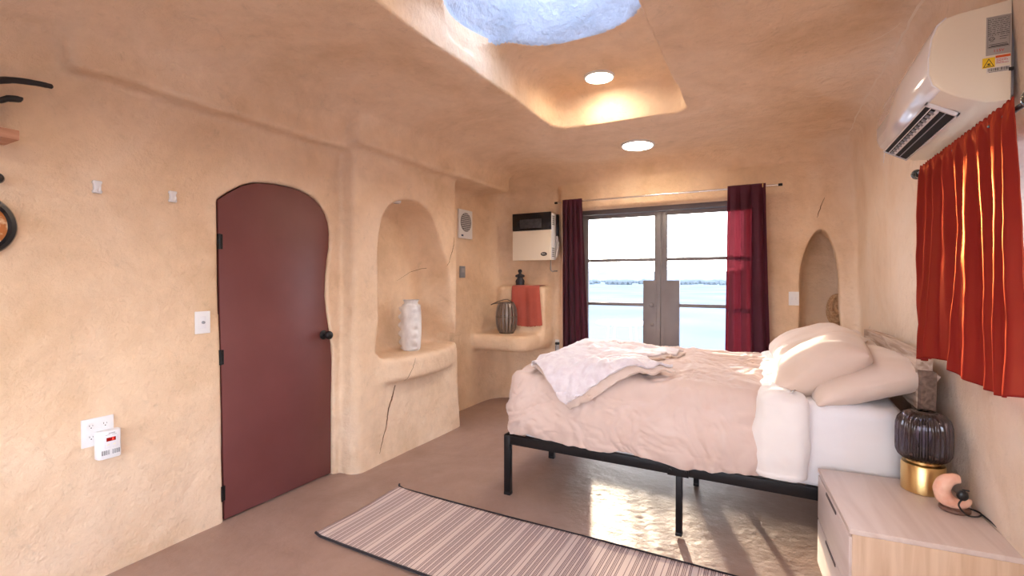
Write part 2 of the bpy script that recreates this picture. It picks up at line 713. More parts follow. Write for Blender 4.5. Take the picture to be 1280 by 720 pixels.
# wall with the door
air = smax(air, -solid_box(-4, -2.88, -3, 3.2, -1, 4, 0.02), 0.06)
# projecting block that holds the big niche, flaring out at its foot
air = smax(air, -(solid_box(-4, -2.742, 2.62, 3.98, -1, 4, 0.05) - 0.035 * np.exp(-np.maximum(GZ, 0) / 0.35)), 0.03)
# bond beam under the ceiling: two runs with a step between them, ending near the far corner
beam1 = solid_box(-4, -2.755, 0.98, 2.70, 2.430, 4, 0.03)
beam2 = solid_box(-4, -2.620, 2.56, 4.86, 2.455, 4, 0.04)
air = smax(air, -beam1, 0.04)
air = smax(air, -beam2, 0.04)
# sloping haunch above the beam
air = smax(air, (-(GX + 2.58) * 0.42 + (GZ - 2.68) * 0.907) + 0 * GY, 0.08)
# ceiling
air = smax(air, ceil + 0.03 * np.exp(-((GY - 5.3) / 0.8) ** 2), 0.12)
# coving over the far wall and the thicker wall round the glass doors
air = smax(air, ((GY - 5.22) * 0.62 + (GZ - 2.62) * 0.78) + 0 * GX, 0.10)
air = smax(air, -solid_box(-2.17, 3, 5.25, 7, -1, 2.56, 0.03), 0.05)
air = air + wob
# corner shelf and stepped block, far left
shelf = solid_box(-3.6, -2.30, 4.66, 6.0, 0.655, 0.835, 0.07)
sh2 = np.sqrt(np.maximum(GX + 2.62, 0) ** 2 + np.maximum(4.98 - GY, 0) ** 2) - 0.33
shelf = smax(shelf, sh2 + 0 * GZ, 0.05)
air = smax(air, -shelf, 0.05)
air = smax(air, -solid_box(-2.90, -2.29, 5.07, 6, 0.7, 1.385, 0.05), 0.09)
# big niche
p2 = poly2d(gy[:, None], gz[None, :], NICHE_POLY)[None]
niche = smax(p2 + 0 * GX, (-3.04 - GX) + 0 * GY + 0 * GZ, 0.14)
niche = np.maximum(niche, (GX + 2.5) + 0 * GY + 0 * GZ)
air = smin(air, niche, 0.03)
# its bowed shelf
bow = ((GX + 2.98) / 0.36) ** 2 + ((GY - 3.38) / 0.72) ** 2
bow = (np.sqrt(bow) - 1) * 0.33 + 0 * GZ
bow = smax(bow, np.abs(GZ - (0.715 + 0.0 * GY)) - 0.105, 0.06)
air = smax(air, -bow, 0.03)
# recess for the maroon door
dp = poly2d(gy[:, None], gz[None, :], [(a, b if b > 0.02 else -0.2) for a, b in DOOR_POLY])[None] - 0.006
dcut = np.maximum(dp + 0 * GX, (-2.985 - GX))
dcut = np.maximum(dcut, GX + 2.7)
air = smin(air, dcut, 0.012)
# far niche
fp = poly2d(gx[:, None], gz[None, :], FAR_NICHE)[:, None, :]
fn = smax(fp + 0 * GY, (GY - 5.56) + 0 * GX, 0.08)
fn = np.maximum(fn, 5.0 - GY)
air = smin(air, fn, 0.02)
air = smin(air, solid_box(0.40, 0.70, 5.37, 5.56, 0.98, 1.85, 0.05), 0.01)
# opening of the glass doors
air = smin(air, solid_box(-1.975, -0.10, 4.9, 7, -2, 2.265, 0.01), 0.03)
# right-hand window
air = smin(air, solid_box(0.3, 2.5, 1.05, 2.60, 1.10, 1.93, 0.22), 0.06)
air = smin(air, solid_box(0.3, 2.5, -1.15, 0.45, 0.95, 2.10, 0.15), 0.05)  # second opening, unseen, added to let in more fill light
# unseen window added behind the camera for fill light
air = smin(air, solid_box(-2.4, 0.3, -3, -1.3, 0.65, 2.25, 0.12), 0.05)
# skylight recess and round shaft
air = np.minimum(air, solid_box(-1.615, -0.545, 1.02, 3.86, 2.4, 3.02, 0.13))
rad = np.sqrt((GX + 1.086) ** 2 + (GY - 2.437) ** 2) + 0.012 * np.sin(5 * np.arctan2(GY - 2.437, GX + 1.086))
shaft = (rad - (0.555 - 0.16 * np.clip((GZ - 3.02) / 0.3, 0, 1))) * 0.9
shaft = np.maximum(shaft, 2.85 - GZ)
air = np.minimum(air, shaft)
air = air.astype(np.float32)


def fld(p):
    fx = min(max((p[0] - X0) / H, 0), len(gx) - 1.001)
    fy = min(max((p[1] - Y0) / H, 0), len(gy) - 1.001)
    fz = min(max((p[2] - Z0) / H, 0), len(gz) - 1.001)
    i, j, k = int(fx), int(fy), int(fz)
    u, v, w = fx - i, fy - j, fz - k
    c = air[i:i + 2, j:j + 2, k:k + 2]
    c = c[0] * (1 - u) + c[1] * u
    c = c[0] * (1 - v) + c[1] * v
    return float(c[0] * (1 - w) + c[1] * w)


def hit(p, d, tmax=2.5):
    """first point where the plaster is met from p along d"""
    p = Vector(p)
    d = Vector(d).normalized()
    t = 0
    while t < tmax and fld(p + d * t) < 0:
        t += 0.01
    a, b = max(t - 0.01, 0), t
    for _ in range(12):
        c = (a + b) / 2
        if fld(p + d * c) < 0: a = c
        else: b = c
    return p + d * a


def surf_n(p, e_=0.03):
    p = Vector(p)
    g = Vector([fld(p + Vector(q) * e_) - fld(p - Vector(q) * e_) for q in ((1, 0, 0), (0, 1, 0), (0, 0, 1))])
    return -g.normalized()


def surface_nets(F):
    s = F < 0
    nx, ny, nz_ = F.shape
    acc = np.zeros((nx - 1, ny - 1, nz_ - 1, 3), dtype=np.float32)
    cnt = np.zeros((nx - 1, ny - 1, nz_ - 1), dtype=np.int8)
    dims = (nx - 1, ny - 1, nz_ - 1)
    for ax in range(3):
        o1, o2 = [a for a in range(3) if a != ax]
        for b1 in (0, 1):
            for b2 in (0, 1):
                sl0 = [None] * 3
                sl0[ax] = slice(0, dims[ax])
                sl0[o1] = slice(b1, b1 + dims[o1])
                sl0[o2] = slice(b2, b2 + dims[o2])
                sl1 = list(sl0)
                sl1[ax] = slice(1, dims[ax] + 1)
                A = F[tuple(sl0)]
                B = F[tuple(sl1)]
                mk = (A < 0) != (B < 0)
                idx = np.nonzero(mk)
                a, b = A[idx], B[idx]
                t = a / (a - b)
                acc[idx + (np.full(len(t), ax),)] += t
                acc[idx + (np.full(len(t), o1),)] += b1
                acc[idx + (np.full(len(t), o2),)] += b2
                cnt[idx] += 1
    act = cnt > 0
    vid = np.full(dims, -1, dtype=np.int64)
    cells = np.argwhere(act)
    vid[act] = np.arange(len(cells))
    pos = acc[act] / cnt[act][:, None] + cells
    quads = []
    for ax in range(3):
        o1, o2 = [(1, 2), (2, 0), (0, 1)][ax]
        sl0 = [slice(None)] * 3
        sl1 = [slice(None)] * 3
        sl0[ax] = slice(0, F.shape[ax] - 1)
        sl1[ax] = slice(1, F.shape[ax])
        A = s[tuple(sl0)]
        B = s[tuple(sl1)]
        e_ = np.argwhere(A != B)
        ok = (e_[:, o1] > 0) & (e_[:, o2] > 0) & (e_[:, o1] < dims[o1]) & (e_[:, o2] < dims[o2])
        e_ = e_[ok]
        flip = A[tuple(e_.T)]
        def at(d1, d2):
            c = e_.copy()
            c[:, o1] -= d1
            c[:, o2] -= d2
            return vid[tuple(c.T)]
        q = np.stack([at(1, 1), at(0, 1), at(0, 0), at(1, 0)], 1)
        q[flip] = q[flip][:, ::-1]
        quads.append(q)
    quads = np.concatenate(quads)
    return pos * H + np.array([X0, Y0, Z0]), quads


verts, quads = surface_nets(air)
quads = quads[(quads >= 0).all(1)]
# smooth normals straight from the field
fi = (verts - np.array([X0, Y0, Z0])) / H
def samp(off):
    q = fi + off
    q = np.clip(q, 0, np.array(air.shape) - 1.001)
    i = q.astype(int)
    f = q - i
    r = 0
    for a in (0, 1):
        for b in (0, 1):
            for c in (0, 1):
                w = (f[:, 0] if a else 1 - f[:, 0]) * (f[:, 1] if b else 1 - f[:, 1]) * (f[:, 2] if c else 1 - f[:, 2])
                r = r + w * air[i[:, 0] + a, i[:, 1] + b, i[:, 2] + c]
    return r
nor = np.stack([samp(np.array(o)) - samp(-np.array(o)) for o in ([.6, 0, 0], [0, .6, 0], [0, 0, .6])], 1)
nor /= np.linalg.norm(nor, axis=1)[:, None] + 1e-9
nor = -nor
fc = verts[quads].mean(1)
cls = np.full(len(quads), 0)
x_, y_, z_ = fc[:, 0], fc[:, 1], fc[:, 2]
isceil = z_ > 2.60
isleft = (~isceil) & (x_ < -2.20)
isleft &= ~((y_ > 5.0) & (x_ > -2.75))
isright = (~isceil) & (x_ > 0.58 ) & (y_ < 5.12) & (y_ > -1.45)
isback = (~isceil) & (y_ < -1.2) & ~isleft & ~isright
fnz = np.abs(nor[quads].mean(1)[:, 2])
isshaft = (z_ > 2.99) & (np.hypot(x_ + 1.086, y_ - 2.437) < 0.585) & ((fnz < 0.72) | (z_ > 3.05))
cls[:] = 1
cls[isceil] = 0
cls[isleft] = 2
cls[isright] = 3
cls[isback] = 4
cls[isshaft] = 5


def shell_part(name, k, mt):
    q = quads[cls == k]
    used, inv = np.unique(q.ravel(), return_inverse=True)
    me = bpy.data.meshes.new(name)
    me.from_pydata(verts[used].tolist(), [], inv.reshape(-1, 4).tolist())
    me.materials.append(mt)
    me.polygons.foreach_set('use_smooth', [True] * len(me.polygons))
    me.update()
    if name != 'trim_1':
        me.normals_split_custom_set_from_vertices(nor[used].tolist())
    o = bpy.data.objects.new(name, me)
    COL.objects.link(o)
    o['kind'] = 'structure'
    return o


ceiling = shell_part('ceiling', 0, M['ceiling'])
wall_far = shell_part('wall_far', 1, M['wall'])
wall_left = shell_part('wall_left', 2, M['wall'])
wall_right = shell_part('wall_right', 3, M['right'])
wall_back = shell_part('wall_back', 4, M['wall'])
shaft_o = shell_part('trim_1', 5, M['shaft'])

# floor: trowelled earth floor with lumps
def floor_material():
    mt = adobe('earth_floor', [(0.31, 0.195, 0.15), (0.36, 0.235, 0.185), (0.41, 0.275, 0.22)], 0.25)
    t = mt.node_tree
    b = t.nodes['Principled BSDF']
    b.inputs['Roughness'].default_value = 0.52
    b.inputs['Specular IOR Level'].default_value = 0.5
    return mt
M['floor'] = floor_material()
NX, NY = 230, 400
pts = []
for i in range(NX):
    for j in range(NY):
        x = -3.3 + 4.55 * i / (NX - 1)
        y = -1.9 + 7.75 * j / (NY - 1)
        z = 0.0035 * fbm(Vector((x * 1.3, y * 1.3, 3.0)), 3)
        z += 0.010 * max(0, noise.noise(Vector((x * 24, y * 24, 8.0))) - 0.42) * (1 if (x > -1.2) else 0.1)
        pts.append((x, y, z - 0.002))
floor = grid_mesh('floor', pts, NX, NY, M['floor'])
floor['kind'] = 'structure'
box('threshold', -2.0, -0.08, 5.28, 5.76, -0.06, 0.004, M['floor'], floor, 0.003)

# cracks and chalky scrapes in the plaster
M['crack'] = mat('crack_dirt', (0.17, 0.085, 0.045), 0.9)
M['chalk'] = mat('chalky_scrape', (0.83, 0.70, 0.58), 0.9)


def ribbon(name, parent, starts, d, widths, mt, lift=0.0015, wig=0.006):
    P = smooth_path(starts, 9)
    n_ = len(P)
    pts_ = []
    rnd = random.Random(hash(name) % 1000 + n_)
    H_ = [hit(p, d) for p in P]
    for i, h in enumerate(H_):
        nn_ = surf_n(h)
        t_ = (H_[min(i + 1, n_ - 1)] - H_[max(i - 1, 0)]).normalized()
        s_ = t_.cross(nn_).normalized()
        w = np.interp(i / (n_ - 1), [k / (len(widths) - 1) for k in range(len(widths))], widths)
        c = h + s_ * rnd.uniform(-wig, wig) * 0.5
        for q in (-0.5, 0.5):
            pp = c + s_ * q * w * rnd.uniform(0.7, 1.2)
            hp = hit(pp + nn_ * 0.05, -nn_, 0.2)
            pts_.append(hp + nn_ * lift)
    return grid_mesh(name, pts_, n_, 2, mt, parent)


D = (-1, 0, 0)
ribbon('crack', wall_left, [(-2.3, 3.06, .60), (-2.3, 3.02, .50), (-2.3, 2.96, .40), (-2.3, 2.93, .28), (-2.3, 2.87, .14), (-2.3, 2.84, .08)], D, [0.010, 0.016, 0.013, 0.008, 0.003], M['crack'])
ribbon('crack', wall_left, [(-2.3, 3.10, .62), (-2.3, 3.16, .72), (-2.3, 3.20, .80)], D, [0.005, 0.004, 0.002], M['crack'])
ribbon('crack', wall_left, [(-2.3, 3.92, 1.88), (-2.3, 3.90, 1.78), (-2.3, 3.86, 1.70), (-2.3, 3.82, 1.60)], D, [0.004, 0.009, 0.007, 0.003], M['crack'])
ribbon('crack', wall_left, [(-2.3, 3.80, 1.58), (-2.3, 3.60, 1.53), (-2.3, 3.42, 1.45)], D, [0.004, 0.003, 0.001], M['crack'])
ribbon('crack', wall_far, [(0.40, 4.6, 2.04), (0.42, 4.6, 2.12), (0.455, 4.6, 2.22)], (0, 1, 0), [0.003, 0.008, 0.003], M['crack'])
ribbon('scrape', ceiling, [(0.60, 4.9, 1.9), (0.60, 4.3, 1.9), (0.605, 3.6, 1.9), (0.61, 3.1, 1.9), (0.615, 2.4, 1.9), (0.62, 1.8, 1.9)], (0, 0, 1), [0.008, 0.012, 0.010, 0.014, 0.010], M['chalk'], wig=0.012)
for (cx, cy, r, a0, a1) in ((0.30, 3.85, 0.10, 20, 150), (0.42, 3.0, 0.16, 10, 100)):
    ribbon('scrape', ceiling, [(cx + r * math.cos(math.radians(a)), cy + r * 1.4 * math.sin(math.radians(a)), 1.9) for a in np.linspace(a0, a1, 5)], (0, 0, 1), [0.002, 0.009, 0.002], M['chalk'], wig=0.004)

# ------------------------------------------------------------------ maroon door
DX = -2.893
d1 = empty('door_1', (DX, 2.12, 0), 0)
d1['kind'] = 'structure'
bm = newbm()
prism(bm, [(y - 2.12, z) for y, z in DOOR_POLY], 'X', -0.035, 0.0, 0.0025, 2)
link('door_leaf', bm, M['door'], d1, angle=30)
for hz in (1.69, 0.995, 0.17):
    g = newbm()
    bx(g, -0.004, 0.003, -0.428, -0.395, hz - 0.045, hz + 0.045, 0.001, 1)
    tube(g, [(0.004, -0.415, hz - 0.046), (0.004, -0.415, hz + 0.046)], 0.0055, 10)
    for q in (-0.028, 0.0, 0.028):
        lathe(g, [(0.004, 0.003), (0.004, 0.0045), (0.0, 0.0055)], 8, (0, -0.402, hz + q), 'X')
    link('hinge', g, M['black_metal'], d1)
kb = newbm()
lathe(kb, [(0.033, 0.0), (0.034, 0.006), (0.030, 0.010), (0.013, 0.014), (0.012, 0.036), (0.020, 0.042), (0.029, 0.050), (0.031, 0.060),
           (0.029, 0.070), (0.020, 0.078), (0.0, 0.081)], 28, (0, 0.34, 1.055), 'X')
link('door_knob', kb, M['black_metal'], d1)

# ------------------------------------------------------------------ glass double doors
d2 = empty('door_2', (-1.035, 5.40, 0))
d2['kind'] = 'structure'
g = newbm()
bx(g, -0.945, -0.895, -0.05, 0.05, 0, 2.27, 0.003)
bx(g, 0.885, 0.935, -0.05, 0.05, 0, 2.27, 0.003)
bx(g, -0.945, 0.935, -0.05, 0.05, 2.215, 2.27, 0.003)
link('door_frame', g, M['door_metal'], d2)
zb = [0.20, 0.70, 1.185, 1.685, 2.165]
for s, (a, b) in (('l', (-0.89, 0.0)), ('r', (0.003, 0.880))):
    g = newbm()
    st = 0.065
    bx(g, a, a + st, -0.022, 0.022, 0.01, 2.21, 0.002)
    bx(g, b - st, b, -0.022, 0.022, 0.01, 2.21, 0.002)
    bx(g, a + st, b - st, -0.020, 0.020, 2.165, 2.21, 0.002)
    bx(g, a + st, b - st, -0.020, 0.020, 0.01, 0.20, 0.002)
    for z in zb[1:4]:
        bx(g, a + st, b - st, -0.014, 0.014, z - 0.018, z + 0.018, 0.002)
    lf = link('door_leaf', g, M['door_metal'], d2)
    g = newbm()
    if s == 'l': bx(g, b - 0.185, b - 0.04, -0.026, 0.026, 0.60, 1.455, 0.002)
    else: bx(g, a + 0.04, a + 0.195, -0.026, 0.026, 0.60, 1.455, 0.002)
    link('lock_panel', g, M['door_metal'], d2)
    g = newbm()
    for z0, z1 in zip(zb, zb[1:]):
        bx(g, a + st, b - st, -0.003, 0.003, z0, z1, 0)
    link('glass_pane', g, M['glass'], d2, smooth=False)
g = newbm()
lathe(g, [(0.026, -0.026), (0.026, -0.032), (0.012, -0.036), (0.011, -0.060), (0.022, -0.066), (0.026, -0.080), (0.018, -0.092), (0, -0.094)], 20, (-0.085, 0, 1.19), 'Y')
bx(g, -0.050, -0.035, -0.034, -0.026, 1.10, 1.36, 0.002)
link('door_handle', g, M['door_metal'], d2)
g = newbm()
lathe(g, [(0.020, -0.026), (0.020, -0.034), (0.015, -0.038), (0, -0.039)], 20, (-0.085, 0, 0.97), 'Y')
lathe(g, [(0.010, -0.026), (0.010, -0.031), (0, -0.032)], 16, (-0.085, 0, 1.32), 'Y')
link('deadbolt', g, M['door_metal'], d2)

# ------------------------------------------------------------------ right-hand window, added unseen fill window behind, skylight
w1 = empty('window_1', (1.05, 1.825, 1.515))
w1['kind'] = 'structure'
g = newbm()
for (a, b, c, d) in ((-0.80, 0.80, -0.44, -0.385), (-0.80, 0.80, 0.385, 0.44), (-0.80, -0.745, -0.385, 0.385), (0.745, 0.80, -0.385, 0.385), (-0.02, 0.02, -0.385, 0.385)):
    bx(g, -0.02, 0.03, a, b, c, d, 0.003)
link('window_frame', g, M['white_plastic'], w1)
link('window_pane', bx(newbm(), 0.0, 0.006, -0.75, 0.75, -0.39, 0.39), M['glass'], w1, smooth=False)
w2 = empty('fill_window', (-1.15, -1.70, 1.3))
w2['kind'] = 'structure'
g = newbm()
for (a, b, c, d) in ((-1.47, 1.47, -0.98, -0.92), (-1.47, 1.47, 0.92, 0.98), (-1.47, -1.41, -0.92, 0.92), (1.41, 1.47, -0.92, 0.92), (-0.02, 0.02, -0.92, 0.92)):
    bx(g, a, b, -0.03, 0.02, c, d, 0.003)
link('window_frame', g, M['white_plastic'], w2)
link('window_pane', bx(newbm(), -1.41, 1.41, -0.003, 0.003, -0.92, 0.92), M['glass'], w2, smooth=False)
w3 = empty('window_3', (-1.086, 2.437, 3.33))
w3['kind'] = 'structure'
g = newbm()
lathe(g, [(0.40, 0.0), (0.55, 0.0), (0.55, 0.06), (0.42, 0.06), (0.40, 0.0)], 48)
link('skylight_rim', g, M['white_plastic'], w3)
g = newbm()
lathe(g, [(0.47, 0.061), (0.47, 0.0611), (0.44, 0.12), (0.34, 0.19), (0.18, 0.235), (0.0, 0.25)], 48)
for f in [f for f in g.faces if len(f.verts) > 8]: g.faces.remove(f)
link('skylight_dome', g, M['glass'], w3)

# ------------------------------------------------------------------ outdoors
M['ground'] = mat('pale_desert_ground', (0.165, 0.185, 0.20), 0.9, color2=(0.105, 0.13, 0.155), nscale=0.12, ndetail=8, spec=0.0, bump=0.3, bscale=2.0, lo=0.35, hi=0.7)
g = newbm()
for a, b in ((0, 1),):
    vv = [g.verts.new(p) for p in ((-2500, -2500, -0.07), (2500, -2500, -0.07), (2500, 3500, -0.07), (-2500, 3500, -0.07))]
    g.faces.new(vv)
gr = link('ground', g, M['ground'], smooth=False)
gr['kind'] = 'structure'
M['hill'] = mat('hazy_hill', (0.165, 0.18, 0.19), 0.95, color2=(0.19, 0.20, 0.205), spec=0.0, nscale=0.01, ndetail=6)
for hn, (R0, hh, ph, c1) in enumerate(((1500, 95, 0.0, 0), (1150, 48, 3.7, 1))):
    pts = []
    n1, n2 = 220, 9
    for i in range(n1):
        a = math.radians(-20 + 150 * i / (n1 - 1))
        for j in range(n2):
            t = j / (n2 - 1)
            hgt = hh * (0.55 + 0.6 * fbm(Vector((a * 4 + ph, ph, 0.3)), 5)) * math.sin(PI * t) ** 0.8
            hgt *= 1 + 0.15 * noise.noise(Vector((a * 30, t * 5, ph)))
            r = R0 + 300 * t
            pts.append((r * math.cos(a), r * math.sin(a), max(hgt, 0) - 1))
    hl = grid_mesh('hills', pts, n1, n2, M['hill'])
    hl['kind'] = 'structure'
# band of scrub on the plain: nobody could count it
M['scrub'] = mat('grey_green_scrub', (0.10, 0.115, 0.125), 0.95, color2=(0.13, 0.14, 0.14), spec=0.0, nscale=3)
g = newbm()
rs = random.Random(4)
for k in range(900):
    a = math.radians(rs.uniform(40, 130))
    r = rs.uniform(150, 420)
    s = rs.uniform(0.8, 1.8)
    mtx = Matrix.Translation((r * math.cos(a), r * math.sin(a), s * 0.35 - 0.07)) @ Matrix.Diagonal((s * 1.3, s * 1.2, s * 0.8, 1))
    bmesh.ops.create_icosphere(g, subdivisions=1, radius=1, matrix=mtx)
sc = link('scrub_bushes', g, M['scrub'])
tag(sc, 'band of low scrub far out on the plain beyond the glass doors', 'scrub', kind='stuff')

pt = empty('patio_table', (-2.2, 8.15, -0.07), 0, 'round white patio table outside the left glass door', 'table')
g = newbm()
lathe(g, [(0.0, 0.775), (0.44, 0.775), (0.455, 0.785), (0.455, 0.80), (0.44, 0.81), (0, 0.81)], 40)
link('tabletop', g, M['white_plastic'], pt)
for k in range(4):
    a = PI / 4 + k * PI / 2
    g = newbm()
    tube(g, [(0.25 * math.cos(a), 0.25 * math.sin(a), 0.775), (0.36 * math.cos(a), 0.36 * math.sin(a), 0.0)], 0.016, 10)
    link('leg', g, M['white_plastic'], pt)

# ------------------------------------------------------------------ ceiling lights
M['lamp'] = mat('lit_diffuser', (1, 1, 1), 0.5, emit=(LAMP_COLOR, LAMP_EMIT))


def ceiling_light(x, y, r, label):
    p = hit((x, y, 2.2), (0, 0, 1), 1.5)
    nn_ = surf_n(p, 0.1)
    o = empty('ceiling_light', p, 0, label, 'light', 'ceiling lights')
    o.rotation_euler = (-nn_).to_track_quat('Z', 'Y').to_euler()
    g = newbm()
    lathe(g, [(r * 0.86, -0.003), (r * 0.88, -0.016), (r * 0.97, -0.017), (r, -0.010), (r, 0.006), (r * 0.86, 0.006), (r * 0.86, -0.003)], 48)
    link('trim_ring', g, M['white_plastic'], o)
    g = newbm()
    lathe(g, [(r * 0.86, -0.006), (r * 0.80, -0.012), (0.0, -0.013)], 40)
    link('diffuser', g, M['lamp'], o)
    return o


ceiling_light(-1.152, 3.576, 0.115, 'lit round ceiling light inside the skylight recess')
ceiling_light(-1.092, 4.556, 0.155, 'lit round ceiling light near the glass doors, with a raised rim')
ceiling_light(-1.08, 1.30, 0.115, 'added unseen round fill light at the near end of the skylight recess')  # unseen extra fixture, added to brighten the room
ceiling_light(-1.05, -0.35, 0.155, 'added unseen round fill light on the ceiling at the back of the room')  # another added fixture out of view, for fill light
# small puck in the niche
p = hit((-2.86, 3.22, 1.9), (0, 0, 1), 0.6)
pk = empty('puck_light', p, 0, 'small white puck light at the top of the arched niche', 'light')
g = newbm()
lathe(g, [(0.0, -0.020), (0.030, -0.020), (0.038, -0.014), (0.040, 0.004), (0, 0.004)], 28)
link('housing', g, M['white_plastic'], pk)
g = newbm()
lathe(g, [(0.0, -0.024), (0.024, -0.023), (0.027, -0.019)], 24)
link('lens', g, M['gloss_white'], pk)

# ------------------------------------------------------------------ bed frame
BX0, BX1, BY0, BY1, RZ = -1.575, 0.58, 2.835, 4.37, 0.41
bf = empty('bed_frame', (-0.52, 3.6, 0), 0, 'black metal platform bed frame under the mattress', 'bed')
def BF(x, y, z): return (x + 0.52, y - 3.6, z)
def bfbox(name, x0, x1, y0, y1, z0, z1, b=0.002, m_=None):
    return link(name, bx(newbm(), x0 + .52, x1 + .52, y0 - 3.6, y1 - 3.6, z0, z1, b), m_ or M['black_metal'], bf)
for y0 in (BY0, BY1 - 0.03):
    bfbox('side_rail', BX0 + 0.03, BX1, y0, y0 + 0.03, RZ - 0.062, RZ)
for x0 in (BX0, BX1 - 0.03):
    bfbox('end_rail', x0, x0 + 0.03, BY0, BY1, RZ - 0.062, RZ)
bfbox('center_rail', BX0 + 0.03, BX1 - 0.03, 3.585, 3.615, RZ - 0.06, RZ - 0.02)
for k in range(11):
    x = BX0 + 0.14 + k * 0.18
    bfbox('slat', x, x + 0.045, BY0 + 0.03, BY1 - 0.03, RZ - 0.022, RZ - 0.002)
for ix, x in enumerate((BX0, -0.455, BX1 - 0.045)):
    for iy, y in enumerate((BY0 - 0.002, 3.585, BY1 - 0.036)):
        w = 0.045 if ix != 1 else 0.034
        lg = bfbox('leg', x, x + w, y, y + 0.038, 0.018, RZ - (0 if iy != 1 and ix != 1 else 0.06), 0.002)
        g = bx(newbm(), x + .52 - 0.001, x + w + .52 + 0.001, y - 3.6 - 0.001, y + 0.039 - 3.6, 0.0, 0.02, 0.002)
        link('leg_cap', g, M['black_plastic'], lg)
g = newbm()
bx(g, -0.50 + .52, -0.385 + .52, BY0 - 0.007 - 3.6, BY0 - 3.6, RZ - 0.066, RZ - 0.006, 0.001)
for q in (-0.485, -0.40):
    lathe(g, [(0.008, 0.0), (0.008, -0.004), (0.005, -0.006), (0, -0.006)], 12, (q + .52, BY0 - 0.007 - 3.6, RZ - 0.036), 'Y')
link('joining_plate', g, M['black_metal'], bf)


# ------------------------------------------------------------------ soft, draped boxes
def rr_perim(x0, x1, y0, y1, r, n):
    """points round a rounded rectangle"""
    segs = []
    for cx, cy, a0 in ((x1 - r, y1 - r, 0), (x0 + r, y1 - r, 90), (x0 + r, y0 + r, 180), (x1 - r, y0 + r, 270)):
        for k in range(10):
            a = math.radians(a0 + 90 * k / 9)
            segs.append(Vector((cx + r * math.cos(a), cy + r * math.sin(a), 0)))
    L_ = [0]
    m_ = len(segs)
    for i in range(m_):
        L_.append(L_[-1] + (segs[(i + 1) % m_] - segs[i]).length)
    o = []
    for k in range(n):
        s = L_[-1] * k / n
        i = min(np.searchsorted(L_, s, side='right') - 1, m_ - 1)
        t = (s - L_[i]) / max(L_[i + 1] - L_[i], 1e-9)
        o.append(segs[i].lerp(segs[(i + 1) % m_], t))
    return o


def soft_box(name, x0, x1, y0, y1, top, hem, r, edge, mt, parent=None, n=420, tops=46, sides=34, disp=None, bulge=0.02, crown=0.02, close=False, rimdrop=0.0):
    """hem: function(x, y) -> z of the lower edge"""
    P = rr_perim(x0, x1, y0, y1, r, n)
    Q = rr_perim(x0 + edge, x1 - edge, y0 + edge, y1 - edge, max(r - edge * 0.5, 0.02), n)
    hx = (x1 - x0) / 2
    hy = (y1 - y0) / 2
    cx, cy = (x0 + x1) / 2, (y0 + y1) / 2
    m_ = min(hx, hy)
    pts_ = []
    for i in range(n):
        p, q = P[i], Q[i]
        cl = Vector((min(max(q.x, x0 + m_), x1 - m_), min(max(q.y, y0 + m_), y1 - m_), 0))
        hz = hem(p.x, p.y)
        for j in range(tops):
            t = j / tops
            v = cl.lerp(q, t)
            pts_.append(Vector((v.x, v.y, top + crown * (1 - t * t))))
        er = min(edge, top - hz)
        for j in range(10):
            a = PI / 2 * j / 9
            v = q.lerp(p, math.sin(a))
            pts_.append(Vector((v.x, v.y, top - er * (1 - math.cos(a)))))
        out_ = (p - q).normalized()
        for j in range(1, sides + 1):
            t = j / sides
            z = top - er - (top - er - hz) * t
            b = bulge * math.sin(PI * min(t, 1)) * min(1, (top - hz) / 0.3)
            pts_.append(Vector((p.x + out_.x * b, p.y + out_.y * b, z)))
        if close:
            lst = pts_[-1].copy()
            for j in range(1, 5):
                pts_.append(lst - out_ * 0.03 * j + Vector((0, 0, -0.004)))
    nv = len(pts_) // n
    # displacement along approximate normals
    if disp:
        arr = pts_
        new = []
        for i in range(n):
            for j in range(nv):
                p = arr[i * nv + j]
                a = arr[i * nv + min(j + 1, nv - 1)] - arr[i * nv + max(j - 1, 0)]
                b = arr[((i + 1) % n) * nv + j] - arr[((i - 1) % n) * nv + j]
                nn_ = b.cross(a)
                if j < tops: nn_ = Vector((0, 0, 1))
                elif nn_.length < 1e-8: nn_ = Vector((0, 0, 1))
                else: nn_.normalize()
                if j >= tops:
                    o_ = P[i] - Q[i]
                    if nn_.z < -0.3 or nn_.dot(o_.normalized() + Vector((0, 0, 0.5))) < 0: nn_ = -nn_
                new.append(p + nn_ * disp(p, nn_))
        pts_ = new
    o = grid_mesh(name, pts_, n, nv, mt, parent, closed_u=True)
    return o


M['sheet'] = cloth_mat('white_sheet', (0.80, 0.78, 0.80), 0.8, bump=0.05)
M['duvet'] = cloth_mat('pale_pink_duvet', (0.67, 0.515, 0.45), 0.85, color2=(0.70, 0.55, 0.49), bump=0.08)
M['comforter'] = cloth_mat('white_comforter', (0.86, 0.82, 0.80), 0.85, bump=0.08)
M['pillow'] = cloth_mat('beige_pillowcase', (0.70, 0.56, 0.47), 0.8, color2=(0.74, 0.60, 0.52), bump=0.08)
M['throw'] = cloth_mat('plush_throw', (0.78, 0.72, 0.75), 0.95, sheen=0.8, bump=0.6, color2=(0.70, 0.62, 0.66), weave=160, nscale=30)
M['throw_under'] = cloth_mat('beige_throw_backing', (0.66, 0.52, 0.45), 0.95, sheen=0.6, bump=0.5, weave=200)


def d_sheet(p, nn_):
    d = 0.004 * fbm(Vector((p.x * 3, p.y * 3, p.z * 3)), 3)
    d += 0.0045 * ridge(Vector((p.x * 2.2 + p.z * 2.0, p.y * 3 + p.x * 1.5, p.z * 9 - p.x * 3.0)), 2)
    return d


